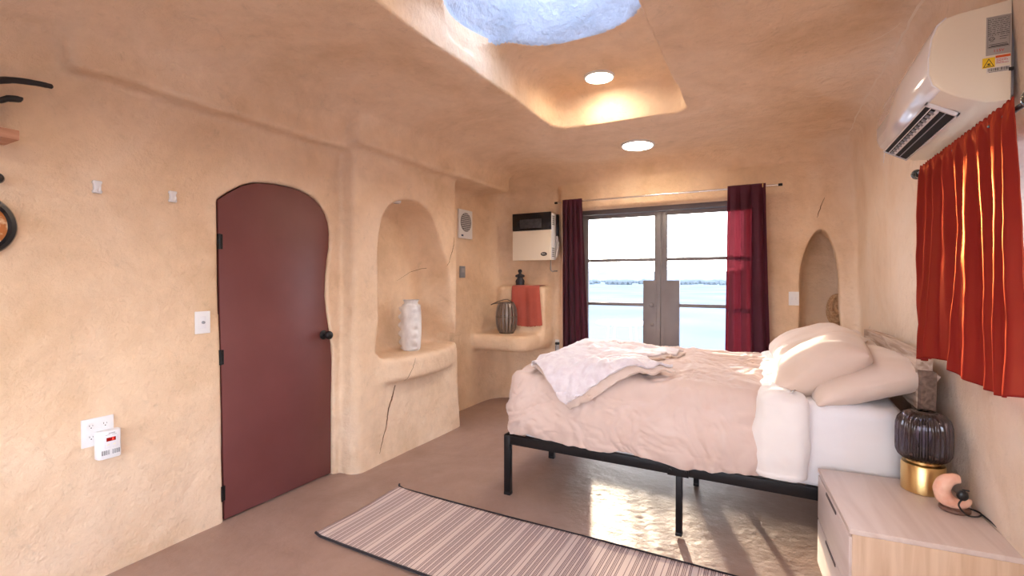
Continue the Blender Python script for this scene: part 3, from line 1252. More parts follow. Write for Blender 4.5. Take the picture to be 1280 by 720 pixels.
mattress = empty('mattress', (-0.49, 3.62, 0.412), 0, 'thick mattress in a smooth white fitted sheet on the bed frame', 'mattress')
so_ = soft_box('fitted_sheet', -1.47 + .49, 0.60 + .49, 2.855 - 3.62, 4.40 - 3.62, 0.835 - .412, lambda x, y: 0.004, 0.10, 0.06, M['sheet'], mattress, n=300, tops=24, sides=20, disp=d_sheet, bulge=0.006, close=True)


def wrk(p, amp=1.0):
    """crumpled cotton: warped ridges over broad folds"""
    w = Vector((fbm(p * 2.0 + Vector((3, 1, 2)), 2), fbm(p * 2.0 + Vector((7, 4, 9)), 2), fbm(p * 2.0, 2)))
    q = p * 2.6 + w * 0.9
    a = ridge(Vector((q.x * 0.8 + q.y * 0.5, q.y * 1.6 - q.x * 0.4, q.z * 1.1)), 3) * 0.010
    b = ridge(Vector((q.x * 2.2 - q.y * 1.2, q.y * 1.5 + q.x * 1.0, q.z * 2.6 + 5)), 2) * 0.0045
    c = fbm(p * 2.3 + Vector((1, 5, 1)), 2) * 0.018
    return amp * (a + b + c)


def d_duvet(p, nn_):
    side = max(0.0, 1 - abs(nn_.z) * 1.2)
    d = wrk(p, 1.5)
    w_ = Vector((fbm(p * 3.1, 2), fbm(p * 3.1 + Vector((4, 8, 2)), 2), 0)) * 0.5
    d += 0.0045 * ridge(Vector((p.x * 7 - p.y * 4, p.y * 6 + p.x * 3, p.z * 8)) + w_ * 3, 2)
    # long pull lines down the hanging side
    u = p.x if abs(nn_.y) > abs(nn_.x) else p.y
    d += side * 0.010 * noise.noise(Vector((u * 5 + (p.z - 0.6) * 3.0, 1.3, p.z * 1.5)))
    d += side * 0.005 * noise.noise(Vector((u * 13 - (p.z - 0.6) * 6.0, 4.3, p.z * 3)))
    if p.z < 0.50:
        d += 0.012 * noise.noise(Vector((u * 7, 2.2, 0)))
    return d


def hem_duvet(x, y):
    k = min(max((0.03 - x) / 0.05, 0), 1)
    w = 0.425 + 0.020 * noise.noise(Vector((x * 3, y * 3, 1))) + 0.010 * noise.noise(Vector((x * 11, y * 11, 4)))
    return 0.845 * (1 - k) + w * k


duvet = soft_box('duvet', -1.555, 0.045, 2.795, 4.47, 0.868, hem_duvet, 0.15, 0.11, M['duvet'], None, n=820, tops=100, sides=60, disp=d_duvet, bulge=0.028, crown=0.022)
duvet.modifiers.new('thickness', 'SOLIDIFY').thickness = 0.008
duvet.modifiers['thickness'].offset = -1
tag(duvet, 'pale pink crumpled duvet hanging over the foot and side of the bed', 'duvet')


def d_comf(p, nn_):
    return 0.010 * fbm(p * 5, 3) + 0.006 * ridge(p * 5, 2)


comf = soft_box('comforter', -0.055, 0.185, 2.765, 4.48, 0.888, lambda x, y: 0.455 if (y < 2.9 or y > 4.35) else 0.825, 0.075, 0.065, M['comforter'], None,
                n=420, tops=14, sides=36, disp=d_comf, bulge=0.022, crown=0.012, close=True)
tag(comf, 'white puffy comforter edge turned out between the pink duvet and the sheet', 'comforter')


# the throw follows the top of the duvet
def bed_top(x, s):
    """s: distance in from the near edge; negative hangs down the side"""
    Yedge = 2.775
    Rr = 0.12
    top = 0.885
    arc = Rr * PI / 2
    s_ = s + arc * 0.5
    if s_ >= arc:
        p = Vector((x, Yedge + Rr + (s_ - arc), top))
        nn_ = Vector((0, 0, 1))
    elif s_ >= 0:
        a = s_ / Rr
        p = Vector((x, Yedge + Rr - Rr * math.cos(a), top - Rr + Rr * math.sin(a)))
        nn_ = Vector((0, -math.cos(a), math.sin(a)))
    else:
        p = Vector((x, Yedge - 0.015, top - Rr + s_))
        nn_ = Vector((0, -1, 0))
    xe = -1.43
    if x < xe:
        p.z -= (xe - x) ** 2 * 3.0
    base = Vector((min(max(p.x, -1.555), 0), p.y, p.z))
    return p + nn_ * (d_duvet(base, nn_) + 0.010), nn_


def quad_patch(name, c, lift, thick, mt, parent, nu=70, nv=60, seed=0):
    """c: four corners in (x, s)"""
    pts_ = []
    for i in range(nu):
        u = i / (nu - 1)
        for j in range(nv):
            v = j / (nv - 1)
            a = Vector(c[0]).lerp(Vector(c[1]), u)
            b = Vector(c[3]).lerp(Vector(c[2]), u)
            q = a.lerp(b, v)
            wx = 0.020 * noise.noise(Vector((u * 4, v * 4, seed + 1)))
            ws = 0.020 * noise.noise(Vector((u * 4, v * 4, seed + 7)))
            p, nn_ = bed_top(q.x + wx, q.y + ws)
            ed = min(u, 1 - u, v, 1 - v)
            puff = 1 - math.exp(-ed * 14)
            pts_.append(p + nn_ * (lift + thick * puff + 0.010 * fbm(Vector((p.x * 6, p.y * 6, seed)), 3) + 0.006 * ridge(Vector((p.x * 9, p.y * 7 + p.x * 3, seed)), 2)))
    o = grid_mesh(name, pts_, nu, nv, mt, parent)
    md = o.modifiers.new('thickness', 'SOLIDIFY')
    md.thickness = 0.014
    md.offset = -1
    sb = o.modifiers.new('rounding', 'BEVEL')
    sb.width = 0.005
    sb.segments = 2
    return o


thr = empty('throw_blanket', (-1.0, 3.4, 0.90), 0, 'pale lavender plush throw folded across the foot of the bed', 'blanket')
def off(o, r=thr):
    for v in o.data.vertices:
        v.co -= Vector(r.location)
    return o
off(quad_patch('backing', [(-1.38, 0.10), (-1.43, 1.36), (-0.55, 1.04), (-0.66, 0.58)], 0.006, 0.008, M['throw_under'], thr, seed=3))
off(quad_patch('upper_fold', [(-1.40, 0.10), (-1.45, 1.33), (-0.57, 1.08), (-0.70, 0.60)], 0.026, 0.014, M['throw'], thr, seed=3))
off(quad_patch('backing', [(-1.39, 0.09), (-0.82, 0.56), (-0.48, 0.16), (-1.05, -0.185)], 0.020, 0.008, M['throw_under'], thr, seed=5))
off(quad_patch('lower_fold', [(-1.40, 0.11), (-0.84, 0.55), (-0.50, 0.20), (-1.07, -0.155)], 0.044, 0.012, M['throw'], thr, seed=5))


# ------------------------------------------------------------------ pillows
def pillow(loc, rot, L_, W_, T_, label, seed, mt=None, hem=False, sub=44):
    n_ = sub
    def P(u, v, s):
        pin = 1 - 0.10 * (1 - (1 - abs(u)) ** 0.0)
        # concave sides, pointed corners
        cu = 1 - 0.07 * (1 - v * v) * 0 - 0.06 * (1 - abs(v) ** 3) * 0
        x = u * L_ / 2 * (1 - 0.055 * (1 - v * v) * (abs(u) ** 3) * -0.6 - 0.05 * (v * v) * 0)
        y = v * W_ / 2 * (1 - 0.055 * (1 - u * u) * (abs(v) ** 3) * -0.6)
        x *= 1 - 0.05 * (abs(v) ** 2) * (1 - abs(u) ** 4)
        e1 = max(0, 1 - abs(u) ** 3.6)
        e2 = max(0, 1 - abs(v) ** 3.6)
        t = (e1 * e2) ** 0.46
        z = s * T_ / 2 * t
        q = Vector((x, y, z + seed * 3.1))
        ed = 1 - t
        wr = 0.014 * fbm(q * 3.5, 2) + (0.7 + 2.0 * ed) * 0.009 * ridge(Vector((q.x * 3 + q.y * 2, q.y * 4, q.z * 2)), 3)
        z += wr * (1 if s > 0 else 0.8) * min(1, t * 2.5)
        # sag
        z -= 0.03 * (u * u)
        return Vector((x, y, z))
    g = newbm()
    top_, bot = {}, {}
    for i in range(n_ + 1):
        for j in range(n_ + 1):
            # denser at the rims
            u = math.sin((2 * i / n_ - 1) * PI / 2)
            v = math.sin((2 * j / n_ - 1) * PI / 2)
            top_[i, j] = g.verts.new(P(u, v, 1))
            bot[i, j] = top_[i, j] if i in (0, n_) or j in (0, n_) else g.verts.new(P(u, v, -1))
    for i in range(n_):
        for j in range(n_):
            g.faces.new((top_[i, j], top_[i + 1, j], top_[i + 1, j + 1], top_[i, j + 1]))
            g.faces.new((bot[i, j + 1], bot[i + 1, j + 1], bot[i + 1, j], bot[i, j]))
    R_ = Euler(rot).to_matrix()
    if hem:
        o = empty('pillow', loc, 0, label, 'pillow', 'bed pillows', rot=rot)
        link('pillowcase', g, mt or M['pillow'], o, angle=80)
        h = newbm()
        pts_ = []
        nn_ = 40
        # open end of the case, gathered
        ring0 = []
        for s in range(4):
            for k in range(nn_):
                a = 2 * PI * k / nn_
                rr = 0.75 + 0.10 * s
                wv = 1 + 0.10 * math.sin(5 * a + s)
                y = math.cos(a) * W_ / 2 * (0.62 + 0.07 * s) * wv
                z = math.sin(a) * (0.030 + 0.004 * s) * (1 + 0.35 * math.sin(3 * a + 1)) - 0.03
                x = L_ / 2 * (0.90 + 0.050 * s)
                ring0.append((x, y, z))
        for k in range(nn_):
            for s in range(4):
                pts_.append(ring0[s * nn_ + k])
        grid_mesh('open_hem', pts_, nn_, 4, mt or M['pillow'], o, closed_u=True, thick=0.003)
        return o
    o = link('pillow', g, mt or M['pillow'], None, angle=80)
    o.location = loc
    o.rotation_euler = rot
    return tag(o, label, 'pillow', 'bed pillows')


rd = math.radians
pillow((0.425, 3.27, 0.945), (0, rd(-21), rd(5)), 0.52, 0.80, 0.20, 'beige pillow nearest the lamp, leaning on the wooden headboard', 1)
pillow((0.258, 3.30, 0.975), (rd(0), rd(-32), rd(-6)), 0.50, 0.72, 0.26, 'plump beige pillow in front, resting on the white comforter edge', 2)
pillow((0.44, 4.02, 0.955), (0, rd(-18), rd(0)), 0.46, 0.66, 0.16, 'beige pillow at the back, against the far end of the headboard', 3)
pillow((0.27, 4.00, 1.02), (0, rd(-20), rd(6)), 0.50, 0.70, 0.18, 'beige pillow behind the front one, its open hem showing', 4, hem=True)

# headboard beam
hb = empty('headboard', (0.655, 3.60, 0), 0, 'rough whitewashed timber plank headboard behind the pillows', 'headboard')
M['plank'] = wood_mat('weathered_plank', (0.34, 0.23, 0.17), (0.62, 0.50, 0.42), axis=1, scale=1.6, rough=0.8, bump=0.5)
M['plank_dark'] = wood_mat('dark_end_grain', (0.10, 0.065, 0.05), (0.22, 0.15, 0.12), axis=1, scale=1.6, rough=0.85, bump=0.5)


def rough_plank(name, x0, x1, y0, y1, z0, z1, mt, parent, seed=0, amp=0.006):
    g = newbm()
    r = bmesh.ops.create_cube(g, size=1.0)
    for v in g.verts:
        v.co = Vector((x0 + (v.co.x + .5) * (x1 - x0), y0 + (v.co.y + .5) * (y1 - y0), z0 + (v.co.z + .5) * (z1 - z0)))
    bmesh.ops.subdivide_edges(g, edges=g.edges[:], cuts=14, use_grid_fill=True)
    for v in g.verts:
        q = v.co * 1.0 + Vector((seed, 0, 0))
        v.co += Vector((noise.noise(q * 5), noise.noise(q * 5 + Vector((9, 9, 9))), noise.noise(q * 3 + Vector((4, 4, 4))) * 1.6)) * amp
    return link(name, g, mt, parent)


rough_plank('plank', -0.03, 0.03, -0.70, 0.70, 0.86, 1.105, M['plank'], hb, 1, 0.010)
rough_plank('end_post', -0.028, 0.030, -0.765, -0.70, 0.84, 1.035, M['plank_dark'], hb, 2)
for yy in (-0.60, 0.60):
    bp_ = rough_plank('post', -0.02, 0.02, yy - 0.03, yy + 0.03, 0.0, 0.86, M['plank_dark'], hb, 3, 0.003)

# ------------------------------------------------------------------ rug
rug = empty('rug', (-1.06, 2.21, 0.0), 0, 'long cream rug with thin dark cross stripes beside the bed', 'rug')


def rug_mat():
    mt = bpy.data.materials.new('striped_rug')
    mt.use_nodes = True
    t = mt.node_tree
    nn, ll = t.nodes.new, t.links.new
    b = t.nodes['Principled BSDF']
    b.inputs['Roughness'].default_value = 0.95
    b.inputs['Specular IOR Level'].default_value = 0.1
    c = nn('ShaderNodeTexCoord')
    s = nn('ShaderNodeSeparateXYZ')
    ll(c.outputs['Object'], s.inputs[0])
    def wave(freq, thr_, off_=0.0):
        m1 = nn('ShaderNodeMath'); m1.operation = 'MULTIPLY_ADD'; m1.inputs[1].default_value = freq; m1.inputs[2].default_value = off_
        ll(s.outputs['X'], m1.inputs[0])
        m2 = nn('ShaderNodeMath'); m2.operation = 'FRACT'
        ll(m1.outputs[0], m2.inputs[0])
        m3 = nn('ShaderNodeMath'); m3.operation = 'LESS_THAN'; m3.inputs[1].default_value = thr_
        ll(m2.outputs[0], m3.inputs[0])
        return m3, m2
    w1_, _ = wave(62, 0.34)
    # wider repeats that drop some of the stripes
    w2_, _ = wave(6.3, 0.72, 0.1)
    w3_, _ = wave(31, 0.14, 0.25)
    mx1 = nn('ShaderNodeMath'); mx1.operation = 'MULTIPLY'
    ll(w1_.outputs[0], mx1.inputs[0]); ll(w2_.outputs[0], mx1.inputs[1])
    mx2 = nn('ShaderNodeMath'); mx2.operation = 'MAXIMUM'
    ll(mx1.outputs[0], mx2.inputs[0]); ll(w3_.outputs[0], mx2.inputs[1])
    # weave breaking the stripes into dashes
    m5 = nn('ShaderNodeMath'); m5.operation = 'MULTIPLY'; m5.inputs[1].default_value = 95
    ll(s.outputs['Y'], m5.inputs[0])
    m6 = nn('ShaderNodeMath'); m6.operation = 'FRACT'
    ll(m5.outputs[0], m6.inputs[0])
    m7 = nn('ShaderNodeMapRange'); m7.inputs[1].default_value = 0; m7.inputs[2].default_value = 1; m7.inputs[3].default_value = 0.65; m7.inputs[4].default_value = 1.0
    ll(m6.outputs[0], m7.inputs[0])
    m8 = nn('ShaderNodeMath'); m8.operation = 'MULTIPLY'
    ll(mx2.outputs[0], m8.inputs[0]); ll(m7.outputs[0], m8.inputs[1])
    mix = nn('ShaderNodeMixRGB')
    mix.inputs[1].default_value = (0.66, 0.53, 0.48, 1)
    mix.inputs[2].default_value = (0.19, 0.12, 0.125, 1)
    ll(m8.outputs[0], mix.inputs[0])
    ll(mix.outputs[0], b.inputs['Base Color'])
    bp = nn('ShaderNodeBump'); bp.inputs['Strength'].default_value = 0.5; bp.inputs['Distance'].default_value = 0.003
    bp.invert = True
    ll(m8.outputs[0], bp.inputs['Height'])
    ll(bp.outputs[0], b.inputs['Normal'])
    return mt


M['rug'] = rug_mat()
M['rug_edge'] = cloth_mat('dark_rug_binding', (0.02, 0.014, 0.018), 0.9, bump=0.4)
n1, n2 = 130, 40
pts = []
for i in range(n1):
    for j in range(n2):
        x = -1.205 + 2.41 * i / (n1 - 1)
        y = -0.345 + 0.69 * j / (n2 - 1)
        cy_ = 0.010 * math.exp(-(i / 3.0)) * (0.5 + 0.5 * math.cos(j / n2 * 7))
        pts.append((x, y + 0.005 * math.sin(x * 3), 0.008 + 0.0025 * noise.noise(Vector((x * 4, y * 4, 0))) + cy_))
grid_mesh('woven_field', pts, n1, n2, M['rug'], rug, thick=0.006)
for nm, fn_ in (('long', lambda t: (-1.205 + 2.41 * t, -0.35)), ('long', lambda t: (-1.205 + 2.41 * t, 0.35)), ('end', lambda t: (1.205, -0.35 + 0.70 * t))):
    g = newbm()
    P = []
    for k in range(61):
        x, y = fn_(k / 60)
        P.append((x, y + 0.005 * math.sin(x * 3), 0.009 + (0.012 if nm == 'long' and k == 0 else 0)))
    tube(g, P, 0.0075, 8)
    link('edge_binding', g, M['rug_edge'], rug)
for sy in (0.352,):
    g = newbm()
    tube(g, smooth_path([(-1.20, sy, 0.012), (-1.212, sy + 0.012, 0.02), (-1.218, sy + 0.022, 0.024)], 4), [0.007] * 8 + [0.003], 8)
    link('corner_tuft', g, M['rug_edge'], rug)

# ------------------------------------------------------------------ nightstand
ns = empty('nightstand', (0.50, 2.50, 0), rd(4.5), 'light wood two-drawer nightstand beside the bed', 'nightstand')
M['wood_side'] = wood_mat('blond_wood', (0.56, 0.37, 0.24), (0.72, 0.53, 0.38), axis=2, scale=0.9, rough=0.5, bump=0.1)
M['wood_top'] = wood_mat('blond_wood_top', (0.61, 0.49, 0.44), (0.70, 0.59, 0.54), axis=1, scale=0.8, rough=0.42, bump=0.06)
M['drawer'] = wood_mat('pale_drawer_front', (0.62, 0.50, 0.46), (0.70, 0.59, 0.55), axis=1, scale=0.6, rough=0.4, bump=0.05)
box('top', -0.250, 0.250, -0.320, 0.312, 0.510, 0.530, M['wood_top'], ns, 0.002)
g = newbm()
bx(g, -0.240, 0.250, -0.320, -0.302, 0.06, 0.510, 0.001)
link('side_panel', g, M['wood_side'], ns)
g = newbm()
bx(g, -0.240, 0.250, 0.294, 0.312, 0.06, 0.510, 0.001)
link('side_panel', g, M['wood_side'], ns)
g = newbm()
bx(g, -0.235, 0.250, -0.302, 0.294, 0.06, 0.078, 0.001)
link('bottom_panel', g, M['wood_side'], ns)
box('back_panel', 0.240, 0.248, -0.302, 0.294, 0.078, 0.510, M['wood_side'], ns, 0.001)
for z0, z1 in ((0.066, 0.278), (0.288, 0.498)):
    dw = box('drawer', -0.250, -0.232, -0.314, 0.306, z0, z1, M['drawer'], ns, 0.0015)
    g = newbm()
    bx(g, -0.2535, -0.249, -0.10, 0.10, z1 - 0.016, z1 - 0.003, 0.001)  # dark strip painting the shade in the drawer's cut-out gap
    link('drawer_gap_shade', g, mat('gap_shade_brown', (0.12, 0.09, 0.09), 0.6), dw)
for sx in (-0.215, 0.215):
    for sy in (-0.285, 0.277):
        box('leg', sx - 0.015, sx + 0.015, sy - 0.015, sy + 0.015, 0.0, 0.062, M['black_metal'], ns, 0.002)

# ------------------------------------------------------------------ table lamp
TL = (0.612, 2.715, 0.530)
tl = empty('table_lamp', TL, 0, 'brass table lamp with ribbed smoky glass shade on the nightstand', 'lamp')
g = newbm()
lathe(g, [(0.0, 0.0), (0.074, 0.0), (0.078, 0.003), (0.078, 0.118), (0.075, 0.122), (0.060, 0.124), (0.058, 0.126), (0.058, 0.142), (0.0, 0.142)], 48)
link('base', g, M['brass'], tl)
M['smoke'] = glass_mat('smoky_ribbed_glass', (0.62, 0.59, 0.67), 0.06, 0.42)
g = newbm()
NR = 30
prof = [(0.052, 0.136), (0.072, 0.140), (0.086, 0.152), (0.0945, 0.172), (0.096, 0.20), (0.096, 0.26), (0.095, 0.29), (0.088, 0.318), (0.072, 0.338), (0.048, 0.350), (0.022, 0.352), (0.020, 0.349)]
lathe(g, prof, NR * 6, rib=lambda a, t: 0.05 * math.cos(NR * a))
inner = [(r - 0.004, h + (0.003 if k < 3 else -0.003 if k > 8 else 0)) for k, (r, h) in enumerate(prof)]
g2 = newbm()
for f in [f for f in g.faces if len(f.verts) > 8]: g.faces.remove(f)
link('lamp_shade', g, M['smoke'], tl, angle=89)
tl.children[-1].modifiers.new('thickness', 'SOLIDIFY').thickness = 0.003
g2.free()
g = newbm()
lathe(g, [(0.0, 0.142), (0.018, 0.142), (0.018, 0.185), (0.012, 0.19), (0.0, 0.19)], 20)
link('lamp_holder', g, M['cream_plastic'], tl)
g = newbm()
lathe(g, [(0.0, 0.190), (0.012, 0.192), (0.018, 0.21), (0.028, 0.235), (0.030, 0.255), (0.022, 0.278), (0.0, 0.288)], 24)
link('bulb', g, M['gloss_white'], tl)

# ------------------------------------------------------------------ salt lamp shaped like a crescent moon
M['salt'] = mat('pink_salt', (0.80, 0.40, 0.28), 0.45, color2=(0.88, 0.56, 0.42), nscale=20, bump=0.5, bscale=40)
sm = empty('salt_lamp', (0.672, 2.535, 0.530), rd(0), 'pink crescent-shaped salt lamp on a round wooden base beside the brass lamp', 'lamp')
g = newbm()
lathe(g, [(0.0, 0.0), (0.046, 0.0), (0.050, 0.004), (0.050, 0.012), (0.046, 0.016), (0.0, 0.016)], 32)
link('base', g, wood_mat('dark_wood_base', (0.10, 0.045, 0.03), (0.18, 0.09, 0.06), 0, 2), sm)
# crescent: tapered swept arc, open to the upper right
g = newbm()
P, R2 = [], []
for k in range(25):
    a = rd(84 + 246 * k / 24)
    t = k / 24
    P.append((0.008 + 0.048 * math.cos(a), 0.0, 0.078 + 0.052 * math.sin(a)))
    R2.append(0.005 + 0.024 * math.sin(PI * min(1, 0.10 + t * 0.90)) ** 0.6)
tube(g, P, R2, 18)
for v in g.verts:
    v.co += Vector((noise.noise(v.co * 40), noise.noise(v.co * 40 + Vector((5, 5, 5))), noise.noise(v.co * 40 + Vector((9, 2, 5))))) * 0.003
    v.co.z = max(v.co.z, 0.012)
link('crescent', g, M['salt'], sm, angle=60)
g = newbm()
tube(g, smooth_path([(0.008, -0.056, 0.070), (-0.004, -0.062, 0.045), (0.020, -0.060, 0.012), (0.055, -0.045, 0.006), (0.078, -0.010, 0.006), (0.070, 0.02, 0.005), (0.050, 0.03, 0.006)], 6), 0.0032, 8)
tube(g, smooth_path([(0.078, -0.010, 0.006), (0.088, -0.06, 0.004), (0.092, -0.12, 0.005), (0.095, -0.17, 0.004)], 6), 0.003, 8)
link('cord', g, M['black_plastic'], sm)
g = newbm()
bmesh.ops.create_uvsphere(g, u_segments=20, v_segments=12, radius=0.021, matrix=Matrix.Translation((0.010, -0.050, 0.082)) @ Matrix.Diagonal((0.9, 0.62, 1.0, 1)))
bx(g, 0.008, 0.030, -0.054, -0.048, 0.102, 0.107, 0.001)
link('dimmer_switch', g, M['black_plastic'], sm)

# ------------------------------------------------------------------ curtains
def curtain_panel(name, top_a, top_b, z_top, z_bot, mt, folds=9, depth=0.035, seed=0, spread=None, parent=None, gather=0.5, front=0.0, broad=0.0, nu=170, nv=110, ruffle=0.0, zfun=None, pinch=None, ph=0.0):
    """hangs between two points of a rod (x, y)"""
    A, B = Vector((*top_a, 0)), Vector((*top_b, 0))
    al = (B - A).normalized()
    pr = Vector((-al.y, al.x, 0))
    W = (B - A).length
    pts_ = []
    for i in range(nu):
        u = i / (nu - 1)
        for j in range(nv):
            v = j / (nv - 1)
            sp0, sp1 = (spread or (0, 0))
            w0 = -sp0 * v ** 1.2
            w1 = W + sp1 * v ** 1.2
            if pinch:
                f_ = pinch(v)
                w1 = w0 + (w1 - w0) * f_
            ph_ = 2 * PI * folds * (u + 0.035 * noise.noise(Vector((u * 5, v * 1.2, seed))) + 0.02 * noise.noise(Vector((u * 14, v * 0.8, seed + 3)))) + ph
            amp = depth * (gather + (1 - gather) * v) * (0.75 + 0.7 * noise.noise(Vector((u * 6, 0.4 * v, seed + 9))))
            d = amp * math.sin(ph_)
            along = w0 + (w1 - w0) * u + 0.30 * amp * math.cos(ph_ * 1.0 + 0.6)
            fine = ruffle * math.exp(-v * 16) * math.sin(2 * PI * folds * 3.3 * u + 6 * noise.noise(Vector((u * 9, 0, seed))))
            d += fine + 0.004 * fbm(Vector((u * 8, v * 6, seed)), 2)
            if broad:
                d += broad * v ** 0.8 * math.sin(2 * PI * 2.6 * u + 5 * noise.noise(Vector((u * 2.5, 0.5 * v, seed + 4))) + 0.6)
            if front:
                k_ = math.exp(-(v / 0.05) ** 2)
                d = d * (1 - k_) + k_ * (front + d * 0.16)
                d = d + front * 0.8 * math.exp(-(v / 0.25) ** 2) * (1 - k_)
            zt = z_top + ruffle * 0.5 * math.exp(-v * 30) * math.sin(2 * PI * folds * 3.3 * u + 1)
            zb_ = z_bot if zfun is None else zfun(u)
            z = zt + (zb_ - zt) * v + 0.002 * math.sin(ph_) * v
            p = A + al * along + pr * d
            pts_.append(Vector((p.x, p.y, z)))
    return grid_mesh(name, pts_, nu, nv, mt, parent, thick=0.0012)


M['purple'] = cloth_mat('plum_curtain', (0.075, 0.026, 0.045), 0.75, transl=0.30, transp=0.16, sheen=0.1, bump=0.2, color2=(0.095, 0.032, 0.055), tcol=(0.30, 0.06, 0.09), pcol=(0.80, 0.30, 0.36))
M['satin'] = cloth_mat('crimson_satin', (0.21, 0.018, 0.021), 0.5, gloss=((1.0, 0.22, 0.07), 0.34, 0.12), transl=0.18, sheen=0.0, spec=0.0, bump=0.05, color2=(0.24, 0.022, 0.024), tcol=(0.60, 0.05, 0.03))
rodY = 5.14
rod = empty('curtain_rod', (-1.03, rodY, 2.35), 0, 'long slim chrome curtain rod above the glass doors', 'curtain rod')
g = newbm()
tube(g, [(-1.13, 0, 0), (1.12, 0, 0.0)], 0.009, 14)
link('pole', g, M['chrome'], rod)
for sx in (-1.13, 1.12):
    g = newbm()
    lathe(g, [(0.0, -0.012), (0.012, -0.012), (0.013, 0.0), (0.013, 0.022), (0.0, 0.024)] if sx > 0 else [(0.0, 0.012), (0.012, 0.012), (0.013, 0.0), (0.013, -0.022), (0.0, -0.024)], 16, (sx, 0, 0), 'X')
    link('end_cap', g, M['black_metal'], rod)
for sx in (-1.06, 0.98):
    q = hit((-1.03 + sx, rodY - 0.1, 2.36), (0, 1, 0), 1.0)
    g = newbm()
    dy = q.y - rodY
    tube(g, smooth_path([(sx, dy, 0.02), (sx, dy * 0.4, 0.02), (sx, 0.0, -0.013), (sx, -0.014, 0.0), (sx, -0.015, 0.022)], 4), 0.004, 8)
    bx(g, sx - 0.012, sx + 0.012, dy - 0.004, dy + 0.004, -0.005, 0.05, 0.001)
    link('bracket', g, M['brass'], rod)
cu = curtain_panel('curtain', (-2.085, rodY), (-1.84, rodY), 2.375, 0.07, M['purple'], folds=4.5, depth=0.040, seed=2, spread=(0.0, 0.12), gather=0.75, front=-0.016)
tag(cu, 'plum curtain on the left side of the glass doors', 'curtain', 'plum curtains')
cu = curtain_panel('curtain', (-0.36, rodY), (-0.02, rodY), 2.375, 0.07, M['purple'], folds=3.5, depth=0.045, seed=12, spread=(0.02, 0.08), gather=0.65, front=-0.016)
tag(cu, 'plum curtain on the right side of the glass doors', 'curtain', 'plum curtains')

# right window rod and satin curtain
RX = 0.62
rr = empty('curtain_rod', (RX, 2.36, 1.955), 0, 'short black curtain rod with glass ball ends over the right window', 'curtain rod')
g = newbm()
tube(g, [(0, -0.56, -0.01), (0, 0.53, 0.005)], 0.008, 12)
link('pole', g, M['black_metal'], rr)
M['ball'] = mat('dark_glass_ball', (0.02, 0.03, 0.03), 0.08, coat=1.0)
for sy, rB in ((-0.58, 0.028), (0.555, 0.024)):
    g = newbm()
    bmesh.ops.create_uvsphere(g, u_segments=20, v_segments=14, radius=rB, matrix=Matrix.Translation((0, sy, -0.01 if sy < 0 else 0.005)))
    lathe(g, [(0.0, -0.01), (0.013, -0.01), (0.013, 0.01), (0.0, 0.01)], 14, (0, sy + (0.028 if sy < 0 else -0.024), -0.003), 'Y')
    link('finial', g, M['ball'], rr)
for sy in (-0.54, 0.50):
    q = hit((RX - 0.02, 2.36 + sy, 1.965), (1, 0, 0), 1.0)
    dx = min(q.x - RX, 0.14)
    g = newbm()
    tube(g, [(dx, sy, 0), (0, sy, 0)], 0.006, 8)
    bx(g, dx - 0.004, dx + 0.004, sy - 0.015, sy + 0.015, -0.03, 0.03, 0.001)
    link('bracket', g, M['black_metal'], rr)
cu = curtain_panel('curtain', (RX, 1.86), (RX, 2.80), 1.975, 1.11, M['satin'], folds=8.3, depth=0.020, seed=21, spread=(0.04, 0.02), gather=0.7, ruffle=0.006, front=0.013, broad=0.024,
                   nu=300, nv=110, zfun=lambda u: 1.135 - 0.03 * u - 0.025 * math.sin(u * 7))
tag(cu, 'crimson satin curtain over the right window, glowing in the sun', 'curtain')

# ------------------------------------------------------------------ air conditioner
ac = empty('air_conditioner', (0.675, 2.52, 2.03), 0, 'white split air conditioner high on the right wall above the satin curtain', 'air conditioner')
AY = 0.43
prof = [(0.0, 0.0), (-0.06, 0.002), (-0.125, 0.030), (-0.165, 0.055), (-0.192, 0.085), (-0.202, 0.12), (-0.203, 0.17), (-0.196, 0.235), (-0.182, 0.275), (-0.160, 0.298), (-0.13, 0.305), (0.0, 0.318)]
g = newbm()
prism(g, prof, 'Y', -AY, AY, 0.006, 3)
body = link('body', g, M['cream_plastic'], ac, angle=50)
fr = [(-0.160, 0.302), (-0.185, 0.281), (-0.200, 0.238), (-0.2075, 0.17), (-0.2065, 0.118), (-0.196, 0.082), (-0.172, 0.062), (-0.165, 0.068), (-0.18, 0.12), (-0.18, 0.2), (-0.155, 0.29)]
g = newbm()
prism(g, fr, 'Y', -AY + 0.004, AY - 0.004, 0.002, 2)
link('front_panel', g, M['gloss_white'], ac, angle=40)
# dark air outlet cut across the sloping underside
def slope(t):  # 0 at front lip, 1 at back
    a, b = Vector((-0.186, 0, 0.066)), Vector((-0.088, 0, 0.008))
    return a.lerp(b, t)
dn = Vector((-(0.066 - 0.008), 0, -(0.098))).normalized()
def strip(bm_, t0, t1, y0, y1, h0, h1):
    c = []
    for t in (t0, t1):
        for h in (h0, h1):
            for y in (y0, y1):
                c.append(bm_.verts.new(slope(t) + dn * h + Vector((0, y, 0))))
    a = c
    for f in ((0, 1, 3, 2), (4, 6, 7, 5), (0, 2, 6, 4), (1, 5, 7, 3), (0, 4, 5, 1), (2, 3, 7, 6)):
        bm_.faces.new([a[q] for q in f])
g = newbm()
strip(g, 0.10, 0.92, -0.30, AY - 0.045, 0.0, 0.0085)
link('air_outlet', g, M['dark'], ac, smooth=False)
g = newbm()
for t in (0.05, 0.93):
    strip(g, t, t + 0.05, -0.31, AY - 0.035, 0.0, 0.012)
for y in (-0.31, AY - 0.045):
    strip(g, 0.05, 0.98, y, y + 0.010, 0.0, 0.012)
link('outlet_rim', g, M['gloss_white'], ac, smooth=False)
M['grey_plastic'] = mat('grey_plastic', (0.30, 0.31, 0.34), 0.4)
g = newbm()
